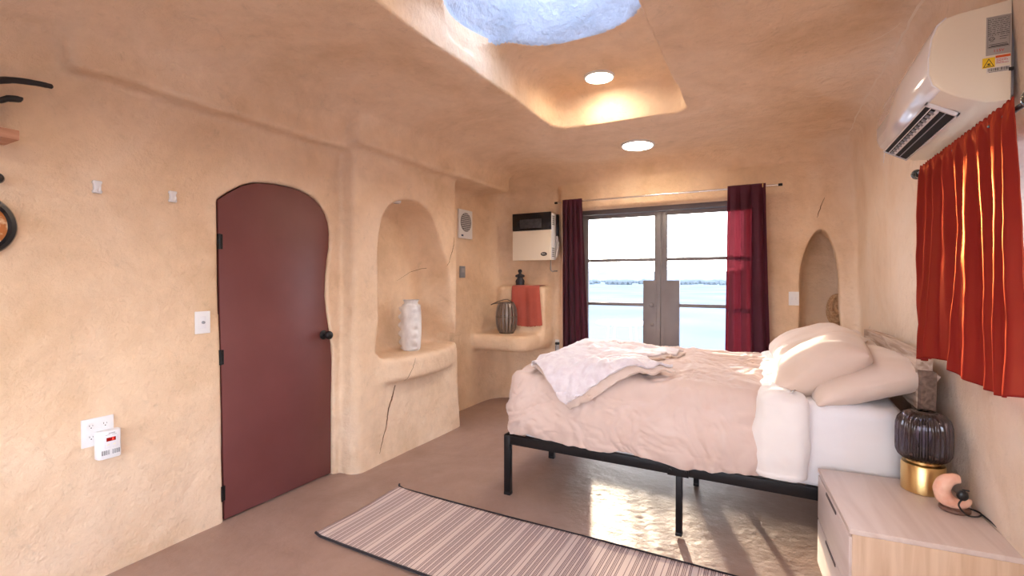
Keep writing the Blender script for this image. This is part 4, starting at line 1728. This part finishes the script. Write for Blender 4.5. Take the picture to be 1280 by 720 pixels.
strip(g, 0.40, 0.50, -0.29, AY - 0.055, 0.008, 0.014)
strip(g, 0.24, 0.27, -0.29, AY - 0.055, 0.008, 0.011)
link('louver', g, M['white_plastic'], ac, smooth=False)
g = newbm()
strip(g, 0.66, 0.69, -0.29, AY - 0.055, 0.008, 0.011)
link('louver', g, M['grey_plastic'], ac, smooth=False)
for k in range(14):
    y = -0.27 + k * 0.047
    g = newbm()
    strip(g, 0.30, 0.44, y, y + 0.016, 0.0085, 0.0155)
    link('vane', g, M['grey_plastic'], ac, smooth=False)
g = newbm()
bx(g, -0.008, 0.004, -AY - 0.004, -AY + 0.01, 0.093, 0.103, 0.001)
link('clip', g, M['black_plastic'], ac)
g = newbm()
bx(g, 0.0, 0.012, -AY + 0.02, AY - 0.02, 0.02, 0.30, 0.002)
link('mounting_plate', g, M['grey_plastic'], ac)
g = newbm()
tube(g, [(-0.180, AY - 0.035, 0.052), (-0.178, AY + 0.0, 0.005)], 0.0012, 6)
link('tie', g, M['white_plastic'], ac)

# writing and marks on the end panel
M['sticker'] = mat('grey_label', (0.40, 0.38, 0.36), 0.6)
M['ink'] = mat('dark_ink', (0.03, 0.03, 0.03), 0.6)
M['red_ink'] = mat('red_ink', (0.55, 0.04, 0.03), 0.6)
M['orange'] = mat('orange_print', (0.75, 0.12, 0.02), 0.6)
M['yellow'] = mat('yellow_print', (0.85, 0.58, 0.03), 0.6)
M['white_label'] = mat('white_label', (0.78, 0.74, 0.70), 0.6)


def text(parent, body_, size, loc, rot, mt, ext=0.0002, align='CENTER', name='lettering'):
    cv = bpy.data.curves.new(name, 'FONT')
    cv.body = body_
    cv.size = size
    cv.align_x = align
    cv.align_y = 'CENTER'
    cv.extrude = ext
    cv.materials.append(mt)
    tmp = bpy.data.objects.new('tmp', cv)
    me = bpy.data.meshes.new_from_object(tmp)
    me.name = name
    bpy.data.objects.remove(tmp)
    if not me.materials: me.materials.append(mt)
    o = bpy.data.objects.new(name, me)
    COL.objects.link(o)
    o.parent = parent
    o.location = loc
    o.rotation_euler = rot
    return o


yF = -AY - 0.0008
lab = link('rating_label', bx(newbm(), -0.062, -0.003, yF - 0.0004, yF + 0.001, 0.150, 0.272), M['sticker'], ac, smooth=False)
g = newbm()
rs = random.Random(9)
for k in range(9):
    z = 0.262 - k * 0.0062
    x = -0.058
    while x < -0.008:
        w = rs.uniform(0.003, 0.012)
        bx(g, x, min(x + w, -0.007), yF - 0.0008, yF - 0.0004, z - 0.0008, z + 0.0006)
        x += w + rs.uniform(0.001, 0.004)
for (a, b, c, d) in ((-0.058, -0.007, 0.2665, 0.2669), (-0.058, -0.007, 0.172, 0.1725), (-0.058, -0.0575, 0.172, 0.2665), (-0.0075, -0.007, 0.172, 0.2665), (-0.058, -0.007, 0.2165, 0.2169)):
    bx(g, a, b, yF - 0.0008, yF - 0.0004, c, d)
for (a, b, z) in ((-0.030, -0.010, 0.205), (-0.030, -0.014, 0.198), (-0.055, -0.012, 0.183), (-0.050, -0.010, 0.179)):
    bx(g, a, b, yF - 0.0008, yF - 0.0004, z - 0.0007, z + 0.0007)
bx(g, -0.056, -0.009, yF - 0.0008, yF - 0.0004, 0.1745, 0.1770)
link('fine_print', g, M['ink'], lab, smooth=False)
g = newbm()
lathe(g, [(0.0052, -0.0006), (0.0064, -0.0006), (0.0064, 0.0), (0.0052, 0.0), (0.0052, -0.0006)], 24, (-0.0485, yF - 0.0002, 0.2015), 'Y')
link('certification_mark', g, M['ink'], lab)
R90 = (PI / 2, 0, 0)
text(lab, 'UL', 0.0075, (-0.0485, yF - 0.0008, 0.2015), R90, M['ink'])
text(lab, 'c      us', 0.0055, (-0.0485, yF - 0.0008, 0.200), R90, M['ink'])
text(lab, 'LISTED', 0.0032, (-0.0485, yF - 0.0008, 0.1925), R90, M['ink'])
text(ac, '115V', 0.0125, (-0.032, yF - 0.0009, 0.1615), R90, M['red_ink'])
wl = link('warning_label', bx(newbm(), -0.070, -0.040, yF - 0.0004, yF + 0.001, 0.111, 0.143), M['yellow'], ac, smooth=False)
g = newbm()
prism(g, [(-0.0685, 0.1135), (-0.0415, 0.1135), (-0.055, 0.1405)], 'Y', yF - 0.0007, yF - 0.0003)
link('triangle', g, M['ink'], wl, smooth=False)
g = newbm()
prism(g, [(-0.0655, 0.1153), (-0.0445, 0.1153), (-0.055, 0.1365)], 'Y', yF - 0.0010, yF - 0.0006)
link('triangle_fill', g, M['yellow'], wl, smooth=False)
g = newbm()
bx(g, -0.060, -0.050, yF - 0.0013, yF - 0.0009, 0.1175, 0.1195)
bx(g, -0.0585, -0.0515, yF - 0.0013, yF - 0.0009, 0.1215, 0.1245)
bx(g, -0.0562, -0.0538, yF - 0.0013, yF - 0.0009, 0.1195, 0.1215)
link('flame_symbol', g, M['ink'], wl, smooth=False)
cl_ = link('caution_label', bx(newbm(), -0.039, -0.004, yF - 0.0004, yF + 0.001, 0.119, 0.146), M['white_label'], ac, smooth=False)
g = newbm()
bx(g, -0.039, -0.004, yF - 0.0008, yF - 0.0004, 0.1385, 0.146)
link('orange_band', g, M['orange'], cl_, smooth=False)
g = newbm()
for z, b in ((0.134, -0.012), (0.130, -0.010), (0.126, -0.020), (0.122, -0.008)):
    x = -0.037
    while x < b:
        w = rs.uniform(0.002, 0.007)
        bx(g, x, min(x + w, b), yF - 0.0008, yF - 0.0004, z - 0.0008, z + 0.0006)
        x += w + 0.0012
link('fine_print', g, M['red_ink'], cl_, smooth=False)
bl = link('barcode_label', bx(newbm(), -0.060, -0.004, yF - 0.0004, yF + 0.001, 0.094, 0.111), M['white_label'], ac, smooth=False)
g = newbm()
x = -0.057
while x < -0.007:
    w = rs.choice((0.0006, 0.001, 0.0016))
    bx(g, x, x + w, yF - 0.0008, yF - 0.0004, 0.0985, 0.108)
    x += w + rs.choice((0.0006, 0.001, 0.0014))
bx(g, -0.055, -0.010, yF - 0.0008, yF - 0.0004, 0.0955, 0.0968)
link('barcode', g, M['ink'], bl, smooth=False)

# ------------------------------------------------------------------ wall heater
ht = empty('wall_heater', (-2.437, 5.27, 1.965), rd(0), 'beige and black gas heater hung on the far wall above the corner shelf', 'heater')
box('cabinet', -0.245, 0.235, -0.195, -0.04, -0.27, 0.27, M['white_plastic'], ht, 0.006)
box('back_plate', -0.225, 0.260, -0.04, -0.012, -0.13, 0.265, M['black_metal'], ht, 0.003)
g = newbm()
bx(g, -0.254, 0.240, -0.215, -0.190, -0.275, 0.072, 0.004)
link('front_panel', g, M['cream_plastic'], ht)
M['black_gloss'] = mat('black_glass', (0.006, 0.008, 0.014), 0.15)
gl_ = link('burner_glass', bx(newbm(), -0.254, 0.240, -0.220, -0.190, 0.075, 0.278, 0.004), M['black_gloss'], ht)
g = newbm()
bx(g, -0.155, 0.125, -0.2225, -0.219, 0.10, 0.205, 0.001)
link('burner_grille', g, mat('burner_dark', (0.03, 0.035, 0.045), 0.4, color2=(0.06, 0.06, 0.07), nscale=30), gl_)
for zb_ in (-0.235, 0.135):
    g = newbm()
    for k in range(7):
        bx(g, 0.2345, 0.2365, -0.165, -0.090, zb_ + k * 0.016, zb_ + k * 0.016 + 0.007)
    link('side_louver', g, M['dark'], ht, smooth=False)
g = newbm()
lathe(g, [(0.0, 0.0), (0.040, 0.0), (0.040, -0.003), (0.0, -0.003)], 36, (0.155, -0.2155, -0.205), 'Y')
for v in g.verts: v.co.z = -0.205 + (v.co.z + 0.205) * 0.55
em = link('badge', g, M['black_plastic'], ht)
g = newbm()   # flourish on the oval badge
tube(g, smooth_path([(0.128, -0.220, -0.207), (0.136, -0.220, -0.197), (0.142, -0.220, -0.211), (0.150, -0.220, -0.199), (0.157, -0.220, -0.211), (0.165, -0.220, -0.200), (0.172, -0.220, -0.210), (0.182, -0.220, -0.202)], 4), 0.0016, 6)
link('emblem', g, M['white_plastic'], em)
g = newbm()
tube(g, smooth_path([(0.195, -0.11, -0.27), (0.195, -0.11, -0.34), (0.197, -0.11, -0.385), (0.215, -0.10, -0.405), (0.235, -0.08, -0.40), (0.24, -0.03, -0.40)], 5), 0.008, 10)
link('gas_pipe', g, mat('dull_steel', (0.30, 0.27, 0.25), 0.45, 0.7), ht)
g = newbm()
pts = []
for i in range(14):
    for j in range(10):
        u, v = i / 13, j / 9
        pts.append((0.240 + 0.055 * u * (1 - 0.5 * v), -0.07 + 0.02 * math.sin(5 * u + 3 * v), 0.00 - 0.20 * v + 0.025 * math.sin(6 * u + 2 * v) - 0.05 * u))
grid_mesh('paper_tag', pts, 14, 10, M['white_label'], ht, thick=0.001)

# ------------------------------------------------------------------ corner shelf things
def drop(x, y, z=2.2):
    return hit((x, y, z), (0, 0, -1), 3)


M['bamboo'] = mat('grey_brown_bamboo', (0.09, 0.06, 0.045), 0.42, color2=(0.18, 0.13, 0.10), nscale=9, stretch=(8, 8, 1))
M['pewter'] = mat('silvered_wood', (0.24, 0.20, 0.18), 0.35, 0.5)
q = drop(-2.705, 4.93, 1.2)
ln = empty('lantern', q, 0, 'slatted silvery-brown wooden lantern on the corner shelf', 'lantern')
g = newbm()
lathe(g, [(0, 0), (0.082, 0), (0.088, 0.008), (0.088, 0.020), (0, 0.020)], 32)
link('base', g, M['bamboo'], ln)
g = newbm()
lathe(g, [(0.062, 0.345), (0.088, 0.345), (0.088, 0.365), (0.062, 0.365), (0.062, 0.345)], 32)
link('top_ring', g, M['bamboo'], ln)
g = newbm()
lathe(g, [(0.124, 0.19), (0.129, 0.19), (0.129, 0.202), (0.124, 0.202), (0.124, 0.19)], 36)
link('middle_hoop', g, M['bamboo'], ln)
slat_me = None
for k in range(18):
    a = 2 * PI * k / 18
    if slat_me is None:
        g = newbm()
        NS = 14
        rows = []
        for i in range(NS + 1):
            t = i / NS
            r = 0.080 + 0.044 * math.sin(PI * t) ** 0.55
            z = 0.012 + 0.345 * t
            rows.append([g.verts.new((r + dr, w, z)) for dr, w in ((-0.004, -0.0135), (0.004, -0.0135), (0.004, 0.0135), (-0.004, 0.0135))])
        for A_, B_ in zip(rows, rows[1:]):
            for c in range(4):
                g.faces.new((A_[c], A_[(c + 1) % 4], B_[(c + 1) % 4], B_[c]))
        g.faces.new(rows[0][::-1]); g.faces.new(rows[-1])
        s0 = link('slat', g, M['pewter'], ln)
        slat_me = s0.data
    else:
        s0 = bpy.data.objects.new('slat', slat_me)
        COL.objects.link(s0)
        s0.parent = ln
        s0.rotation_euler = (0, 0, a)
g = newbm()
tube(g, smooth_path([(-0.085, 0.03, 0.355), (-0.150, -0.03, 0.345), (-0.155, -0.09, 0.335), (-0.05, -0.13, 0.372), (0.05, -0.09, 0.40), (0.085, 0.0, 0.357)], 6), 0.006, 8)
link('handle', g, M['bamboo'], ln)
g = newbm()
lathe(g, [(0, 0.02), (0.045, 0.02), (0.045, 0.20), (0, 0.20)], 24)
link('candle_glass', g, M['glass'], ln)

# red cloth over the stepped block
q = drop(-2.53, 5.12, 1.7)
zt = q.z
M['red_cloth'] = cloth_mat('rust_red_cloth', (0.42, 0.085, 0.060), 0.85, color2=(0.46, 0.11, 0.08), bump=0.2)
pts = []
nu, nv = 60, 70
for i in range(nu):
    u = i / (nu - 1)
    for j in range(nv):
        v = j / (nv - 1)
        s = v * 0.66
        x = -2.700 + 0.345 * u + 0.05 * v * (u - 0.2) + 0.05 * v * 0.4
        ytop = 5.26
        lenTop = 0.18
        fold = 0.008 * math.sin(u * 9 + 1) + 0.003 * math.sin(u * 23)
        if s < lenTop:
            p = Vector((x, ytop - s, zt + 0.010 + 0.004 * math.sin(9 * u)))
        else:
            a = min((s - lenTop) / 0.03, PI / 2)
            p = Vector((x, ytop - lenTop - 0.03 * math.sin(a) , zt + 0.010 - 0.03 * (1 - math.cos(a)) - max(0, s - lenTop - 0.03 * PI / 2)))
            p.y -= (fold + 0.012) * min(1, (s - lenTop) * 5)
            if j == nv - 1: p.z += 0.012 * noise.noise(Vector((u * 20, 0, 0)))
            if v > 0.9: p.z -= 0.02 * (v - 0.9) * 10 * math.sin(u * 3.3)
        pts.append(p)
rc = grid_mesh('red_cloth', pts, nu, nv, M['red_cloth'], None, thick=0.004)
for v in rc.data.vertices: v.co -= Vector((-2.53, 5.12, zt))
rc.location = (-2.53, 5.12, zt)
tag(rc, 'rust red cloth draped over the stepped block above the corner shelf', 'cloth')
# small dark bust
bu = empty('figurine', (-2.632, 5.135, zt + 0.015), rd(15), 'small dark armless torso figurine on the red cloth under the heater', 'figurine')
g = newbm()
def ell(bm_, c, r, seg=18):
    bmesh.ops.create_uvsphere(bm_, u_segments=seg, v_segments=12, radius=1, matrix=Matrix.Translation(c) @ Matrix.Diagonal((*r, 1)))
lathe(g, [(0, 0), (0.052, 0), (0.054, 0.006), (0.050, 0.018), (0.056, 0.04), (0.050, 0.062), (0.036, 0.078), (0.034, 0.09), (0.044, 0.110), (0.040, 0.124), (0.018, 0.134), (0.015, 0.144), (0.024, 0.155), (0.026, 0.170), (0.019, 0.184), (0.0, 0.190)], 28)
for v in g.verts:
    v.co.y *= 0.72
ell(g, (-0.040, -0.004, 0.108), (0.018, 0.017, 0.016))
ell(g, (0.040, -0.004, 0.108), (0.018, 0.017, 0.016))
ell(g, (-0.017, -0.024, 0.101), (0.015, 0.013, 0.014))
ell(g, (0.017, -0.024, 0.101), (0.015, 0.013, 0.014))
link('body', g, mat('dark_stone', (0.020, 0.018, 0.026), 0.45), bu)

# vase in the niche
q = drop(-2.865, 3.415, 1.4)
M['ceramic'] = mat('chalky_white_ceramic', (0.80, 0.77, 0.76), 0.75, color2=(0.60, 0.55, 0.54), nscale=14, bump=0.4, bscale=30, stretch=(1, 1, 0.5), lo=0.4, hi=0.7)
va = empty('vase', q, 0, 'tall mottled white vase with knobbly ridges in the arched niche', 'vase')
g = newbm()
NZ, NA = 70, 64
rings = []
for i in range(NZ + 1):
    t = i / NZ
    z = 0.46 * t
    r = 0.078 + 0.014 * math.sin(PI * min(1, t * 1.05)) ** 0.6
    if t > 0.90: r = 0.078 + 0.0 - 0.022 * math.sin((t - 0.90) / 0.10 * PI)
    if t < 0.03: r *= 0.90 + t * 3.3
    ring = []
    for k in range(NA):
        a = 2 * PI * k / NA
        # three vertical rows of lumps
        b = 0
        for c in (rd(218), rd(330), rd(90)):
            da = (a - c + PI) % (2 * PI) - PI
            b += math.exp(-(da / 0.26) ** 2) * (0.5 + 0.5 * math.cos(2 * PI * t * 6)) ** 0.7 * 0.026
        if t > 0.86 or t < 0.03: b = 0
        rr_ = r + b
        ring.append(g.verts.new((rr_ * math.cos(a), rr_ * math.sin(a), z)))
    rings.append(ring)
for A_, B_ in zip(rings, rings[1:]):
    for k in range(NA):
        g.faces.new((A_[k], A_[(k + 1) % NA], B_[(k + 1) % NA], B_[k]))
g.faces.new(rings[0][::-1])
# inner neck
last = rings[-1]
for dr, dz in ((-0.008, 0.0), (-0.010, -0.03), (-0.004, -0.12)):
    ring = []
    for k, v in enumerate(last):
        a = 2 * PI * k / NA
        ring.append(g.verts.new((v.co.x + dr * math.cos(a), v.co.y + dr * math.sin(a), v.co.z + dz)))
    for k in range(NA):
        g.faces.new((last[k], last[(k + 1) % NA], ring[(k + 1) % NA], ring[k]))
    last = ring
g.faces.new(last)
link('body', g, M['ceramic'], va, angle=70)

# wicker ornament in the far niche
q = drop(0.52, 5.44, 1.35)
wk = empty('wicker_ornament', (0.592, 5.46, q.z), 0, 'round woven straw ornament on a black stem in the far wall niche', 'ornament')
g = newbm()
for k in range(13):
    r = 0.012 + k * 0.0118
    tube(g, [(r * 0.62 * math.cos(2 * PI * i / 40), 0.010 * math.cos(3 * 2 * PI * i / 40 + k), 0.265 + r * math.sin(2 * PI * i / 40)) for i in range(41)], 0.0068, 6, False)
for k in range(16):
    a = 2 * PI * k / 16
    tube(g, [(0, 0, 0.265), (0.097 * math.cos(a), 0.008, 0.265 + 0.157 * math.sin(a))], 0.004, 6)
link('woven_disc', g, mat('straw', (0.42, 0.24, 0.12), 0.85, color2=(0.62, 0.42, 0.26), nscale=60), wk)
g = newbm()
tube(g, [(0, 0, 0.0), (0, 0, 0.12)], 0.006, 8)
lathe(g, [(0, 0), (0.03, 0), (0.03, 0.006), (0.008, 0.012), (0, 0.012)], 20)
link('stem', g, M['black_metal'], wk)

# ------------------------------------------------------------------ wall fittings
def plate(name, p, n_dir, w, h, label, cat, group=None, mt=None, t=0.006):
    """an Empty whose local -Y faces out of the wall"""
    ang = math.atan2(n_dir[1], n_dir[0]) + PI / 2
    o = empty(name, p, ang, label, cat, group)
    link('face_plate', bx(newbm(), -w / 2, w / 2, -t, 0.004, -h / 2, h / 2, 0.0025, 2), mt or M['white_plastic'], o)
    return o


def left_pt(y, z, back=0.0):
    return hit((-2.3, y, z), (-1, 0, 0), 1.2) + Vector((0.003, 0, 0))


def receptacle(o, x, z):
    g = newbm()
    lathe(g, [(0.0, -0.006), (0.0165, -0.006), (0.0165, -0.0085), (0.0, -0.0088)], 28, (x, 0, z), 'Y')
    r_ = link('socket', g, M['white_plastic'], o)
    g = newbm()
    bx(g, x - 0.0075, x - 0.0055, -0.0092, -0.0086, z + 0.001, z + 0.009)
    bx(g, x + 0.0055, x + 0.0070, -0.0092, -0.0086, z + 0.001, z + 0.008)
    lathe(g, [(0.0, -0.0088), (0.0026, -0.0088), (0.0026, -0.0092), (0, -0.0092)], 10, (x, 0, z - 0.006), 'Y')
    link('slots', g, M['ink'], r_, smooth=False)


q = left_pt(1.10, 0.722)
ot = plate('outlet', q, (1, 0), 0.128, 0.135, 'white four-socket wall outlet low on the left wall', 'outlet')
for x in (-0.028, 0.028):
    for z in (-0.024, 0.030):
        receptacle(ot, x, z)
# plug-in alarm
al = empty('gas_alarm', q + Vector((0.012, 0.030, -0.055)), ot.rotation_euler.z, 'white plug-in gas alarm with red digital display, covering the outlet corner', 'alarm')
g = newbm()
prof = [(-0.048, 0.0), (0.048, 0.0), (0.048, -0.028), (0.040, -0.040), (0.0, -0.044), (-0.036, -0.040), (-0.048, -0.028)]
prism(g, prof, 'Z', -0.078, 0.058, 0.004, 3)
link('housing', g, M['white_plastic'], al, angle=45)
g = newbm()
bx(g, -0.022, 0.030, -0.0455, -0.040, -0.025, 0.032, 0.002)
pn = link('control_panel', g, M['gloss_white'], al)
M['display'] = mat('red_led_window', (0.05, 0.0, 0.0), 0.2, emit=((0.8, 0.01, 0.01), 0.25))
dsp = link('display', bx(newbm(), -0.018, 0.020, -0.0475, -0.045, 0.008, 0.026, 0.001), M['display'], al)
text(dsp, '8', 0.017, (0.008, -0.0479, 0.017), R90, mat('lit_digit', (0.6, 0.02, 0.02), 0.4, emit=((1, 0.05, 0.03), 2.0)), name='digit')
g = newbm()
for x in (-0.012, 0.014):
    bx(g, x - 0.005, x + 0.005, -0.0475, -0.045, -0.012, -0.006, 0.001)
link('button', g, M['cream_plastic'], al)
g = newbm()
for c in range(9):
    for r_ in range(5):
        if c == 4: continue
        bx(g, -0.036 + c * 0.0085, -0.031 + c * 0.0085, -0.0452, -0.040, -0.056 + r_ * 0.0045, -0.0535 + r_ * 0.0045)
link('speaker_slots', g, M['grey_plastic'], al, smooth=False)
g = newbm()
bx(g, -0.008, 0.018, -0.0448, -0.042, 0.0445, 0.0475)
bx(g, -0.020, -0.002, -0.0448, -0.042, 0.038, 0.0395)
bx(g, 0.006, 0.024, -0.0448, -0.042, 0.038, 0.0395)
link('fine_print', g, M['grey_plastic'], al, smooth=False)

q = left_pt(1.596, 1.215)
sw = plate('light_switch', q, (1, 0), 0.083, 0.128, 'white wall plate beside the hinges of the maroon door', 'switch')
g = newbm()
bx(g, -0.017, 0.017, -0.0075, -0.005, -0.034, 0.034, 0.001)
link('insert', g, M['gloss_white'], sw)
g = newbm()
lathe(g, [(0.0, -0.007), (0.0085, -0.007), (0.008, -0.016), (0.0, -0.017)], 18, (0.0, 0, 0.0), 'Y')
link('knob', g, M['grey_plastic'], sw)

q = hit((0.218, 4.6, 1.284), (0, 1, 0), 1.2)
sw = plate('light_switch', q, (0, -1), 0.085, 0.13, 'white double light switch on the far wall beside the small niche', 'switch')
for x in (-0.016, 0.016):
    g = newbm()
    bx(g, x - 0.005, x + 0.005, -0.014, -0.005, -0.010, 0.012, 0.001)
    link('toggle', g, M['gloss_white'], sw)

q = hit((-2.20, 4.6, 0.68), (0, 1, 0), 1.2)
o2 = plate('outlet', q, (0, -1), 0.085, 0.135, 'white outlet on the far wall right of the corner shelf', 'outlet')
receptacle(o2, 0, 0.028)
receptacle(o2, 0, -0.026)
pc = empty('power_cord', q + Vector((-0.002, -0.008, 0.026)), 0, 'black plug and cord hanging from the far wall outlet', 'cord')
g = newbm()
bx(g, -0.024, 0.020, -0.040, 0.0, -0.014, 0.014, 0.004)
link('plug', g, M['black_plastic'], pc)
g = newbm()
tube(g, smooth_path([(-0.01, -0.036, -0.008), (-0.012, -0.045, -0.06), (-0.008, -0.030, -0.20), (0.02, -0.03, -0.42), (0.06, -0.05, q.z * -1 - 0.014), (0.25, -0.03, q.z * -1 - 0.014)], 6), 0.0035, 8)
link('cord', g, M['black_plastic'], pc)

for i, (y, z, lb) in enumerate(((1.107, 1.91, 'small white wall hook further from the maroon door'), (1.44, 1.914, 'small white wall hook nearer to the maroon door'))):
    q = left_pt(y, z)
    hk = empty('wall_hook', q, PI / 2, lb, 'hook', 'white wall hooks')
    g = newbm()
    prism(g, [(-0.016, -0.030), (0.016, -0.030), (0.019, -0.022), (0.014, -0.012), (0.014, 0.012), (0.019, 0.022), (0.016, 0.030), (-0.016, 0.030), (-0.019, 0.022), (-0.014, 0.012), (-0.014, -0.012), (-0.019, -0.022)], 'Y', -0.020, 0.003, 0.004, 3)
    link('base', g, M['gloss_white'], hk)
    g = newbm()
    tube(g, smooth_path([(0, -0.016, -0.012), (0, -0.028, -0.022), (0, -0.036, -0.016), (0, -0.037, -0.004)], 5), 0.0055, 10)
    link('prong', g, M['white_plastic'], hk)

# vent plate and small grey plate on the recessed stretch of wall
q = left_pt(4.515, 2.085)
vn = plate('wall_vent', q, (1, 0), 0.27, 0.32, 'square white vent with an oval grey grille high beside the arched niche', 'vent', t=0.018)
g = newbm()
lathe(g, [(0.0, -0.018), (0.105, -0.018), (0.105, -0.023), (0.098, -0.025), (0.0, -0.0235)], 40, (0.0, 0, 0.022), 'Y')
gr_ = link('grille', g, mat('grey_mesh', (0.10, 0.10, 0.11), 0.6, color2=(0.30, 0.30, 0.32), nscale=120, lo=0.45, hi=0.55), vn)
g = newbm()
for k in range(9):
    z = 0.022 - 0.085 + k * 0.0215
    hw = math.sqrt(max(0, 0.100 ** 2 - (z - 0.022) ** 2))
    bx(g, -hw, hw, -0.0275, -0.0235, z - 0.002, z + 0.002)
link('grille_bar', g, M['white_plastic'], gr_, smooth=False)
g = newbm()
bx(g, -0.09, -0.05, -0.0195, -0.016, -0.138, -0.118, 0.001)
link('display', g, mat('blue_screen', (0.03, 0.06, 0.16), 0.3), vn)
q = left_pt(4.47, 1.55)
tp = plate('thermostat', q, (1, 0), 0.10, 0.13, 'plain grey plate on the wall below the vent', 'thermostat', mt=mat('blue_grey_plastic', (0.22, 0.24, 0.28), 0.5), t=0.010)
g = newbm()
bx(g, -0.030, 0.030, -0.0115, -0.009, -0.005, 0.040, 0.001)
link('screen', g, M['grey_plastic'], tp)

# ------------------------------------------------------------------ left edge: shelf, pot, round plaque
wq = left_pt(0.62, 2.06)
sf = empty('wall_shelf', (wq.x, 0.66, 2.055), 0, 'short reddish wooden shelf on the left wall at the picture edge', 'shelf')
M['red_wood'] = wood_mat('reddish_wood', (0.42, 0.19, 0.11), (0.58, 0.31, 0.20), axis=1, scale=1.2)
g = newbm()
bx(g, -0.01, 0.155, -0.26, 0.135, -0.020, 0.020, 0.003)
link('board', g, M['red_wood'], sf)
for y in (-0.2, 0.02):
    g = newbm()
    prism(g, [(-0.01, -0.02), (0.10, -0.02), (-0.01, -0.10)], 'Y', y, y + 0.018, 0.002)
    link('bracket', g, M['red_wood'], sf)
kt = empty('steel_canister', (wq.x + 0.075, 0.695, 2.075), 0, 'steel canister with long black lever handle on the wooden shelf', 'canister')
g = newbm()
lathe(g, [(0, 0), (0.050, 0), (0.053, 0.004), (0.053, 0.15), (0.049, 0.160), (0.030, 0.175), (0.018, 0.185), (0.018, 0.20), (0, 0.20)], 36)
link('body', g, mat('brushed_steel', (0.35, 0.33, 0.31), 0.35, 0.9), kt)
g = newbm()
tube(g, smooth_path([(0.0, 0.0, 0.175), (0.0, 0.03, 0.192), (0.0, 0.10, 0.222), (0.0, 0.17, 0.236), (0.0, 0.215, 0.240), (0.0, 0.235, 0.241)], 6), [0.015] * 6 + [0.0145] * 6 + [0.013] * 6 + [0.012] * 6 + [0.011] * 4 + [0.009, 0.006, 0.003], 12)
link('lever_handle', g, M['black_plastic'], kt)
g = newbm()
tube(g, smooth_path([(0.0, 0.02, 0.135), (0.0, 0.060, 0.125), (0.0, 0.09, 0.142), (0.0, 0.125, 0.150), (0.0, 0.135, 0.148)], 5), [0.007] * 5 + [0.012] * 5 + [0.014] * 5 + [0.012] * 3 + [0.008, 0.005, 0.002], 12)
link('trigger', g, M['black_plastic'], kt)
q = left_pt(0.70, 1.69)
pl = empty('round_plaque', (q.x, 0.690, 1.688), PI / 2, 'round black-framed plaque with mottled orange face on the left wall', 'plaque')
g = newbm()
RP = 0.135
lathe(g, [(RP - 0.028, -0.004), (RP - 0.030, -0.014), (RP - 0.020, -0.026), (RP - 0.006, -0.028), (RP, -0.018), (RP, 0.0), (RP - 0.028, 0.0), (RP - 0.028, -0.004)], 64, (0, 0, 0), 'Y')
link('frame', g, mat('black_enamel', (0.008, 0.010, 0.014), 0.15, coat=0.6), pl)
g = newbm()
lathe(g, [(0, -0.010), (RP - 0.028, -0.010), (RP - 0.028, -0.002), (0, -0.002)], 48, (0, 0, 0), 'Y')
link('face', g, mat('mottled_orange', (0.50, 0.16, 0.035), 0.5, color2=(0.78, 0.52, 0.30), nscale=26, ndetail=3, lo=0.45, hi=0.55), pl)
q = left_pt(0.757, 1.885)
hk = empty('coat_peg', q, PI / 2, 'small round black peg on the left wall above the round plaque', 'peg')
g = newbm()
lathe(g, [(0, 0.002), (0.010, 0.002), (0.008, -0.02), (0.012, -0.026), (0.021, -0.032), (0.023, -0.042), (0.018, -0.052), (0, -0.056)], 24, (0, 0, 0), 'Y')
link('body', g, M['black_plastic'], hk)
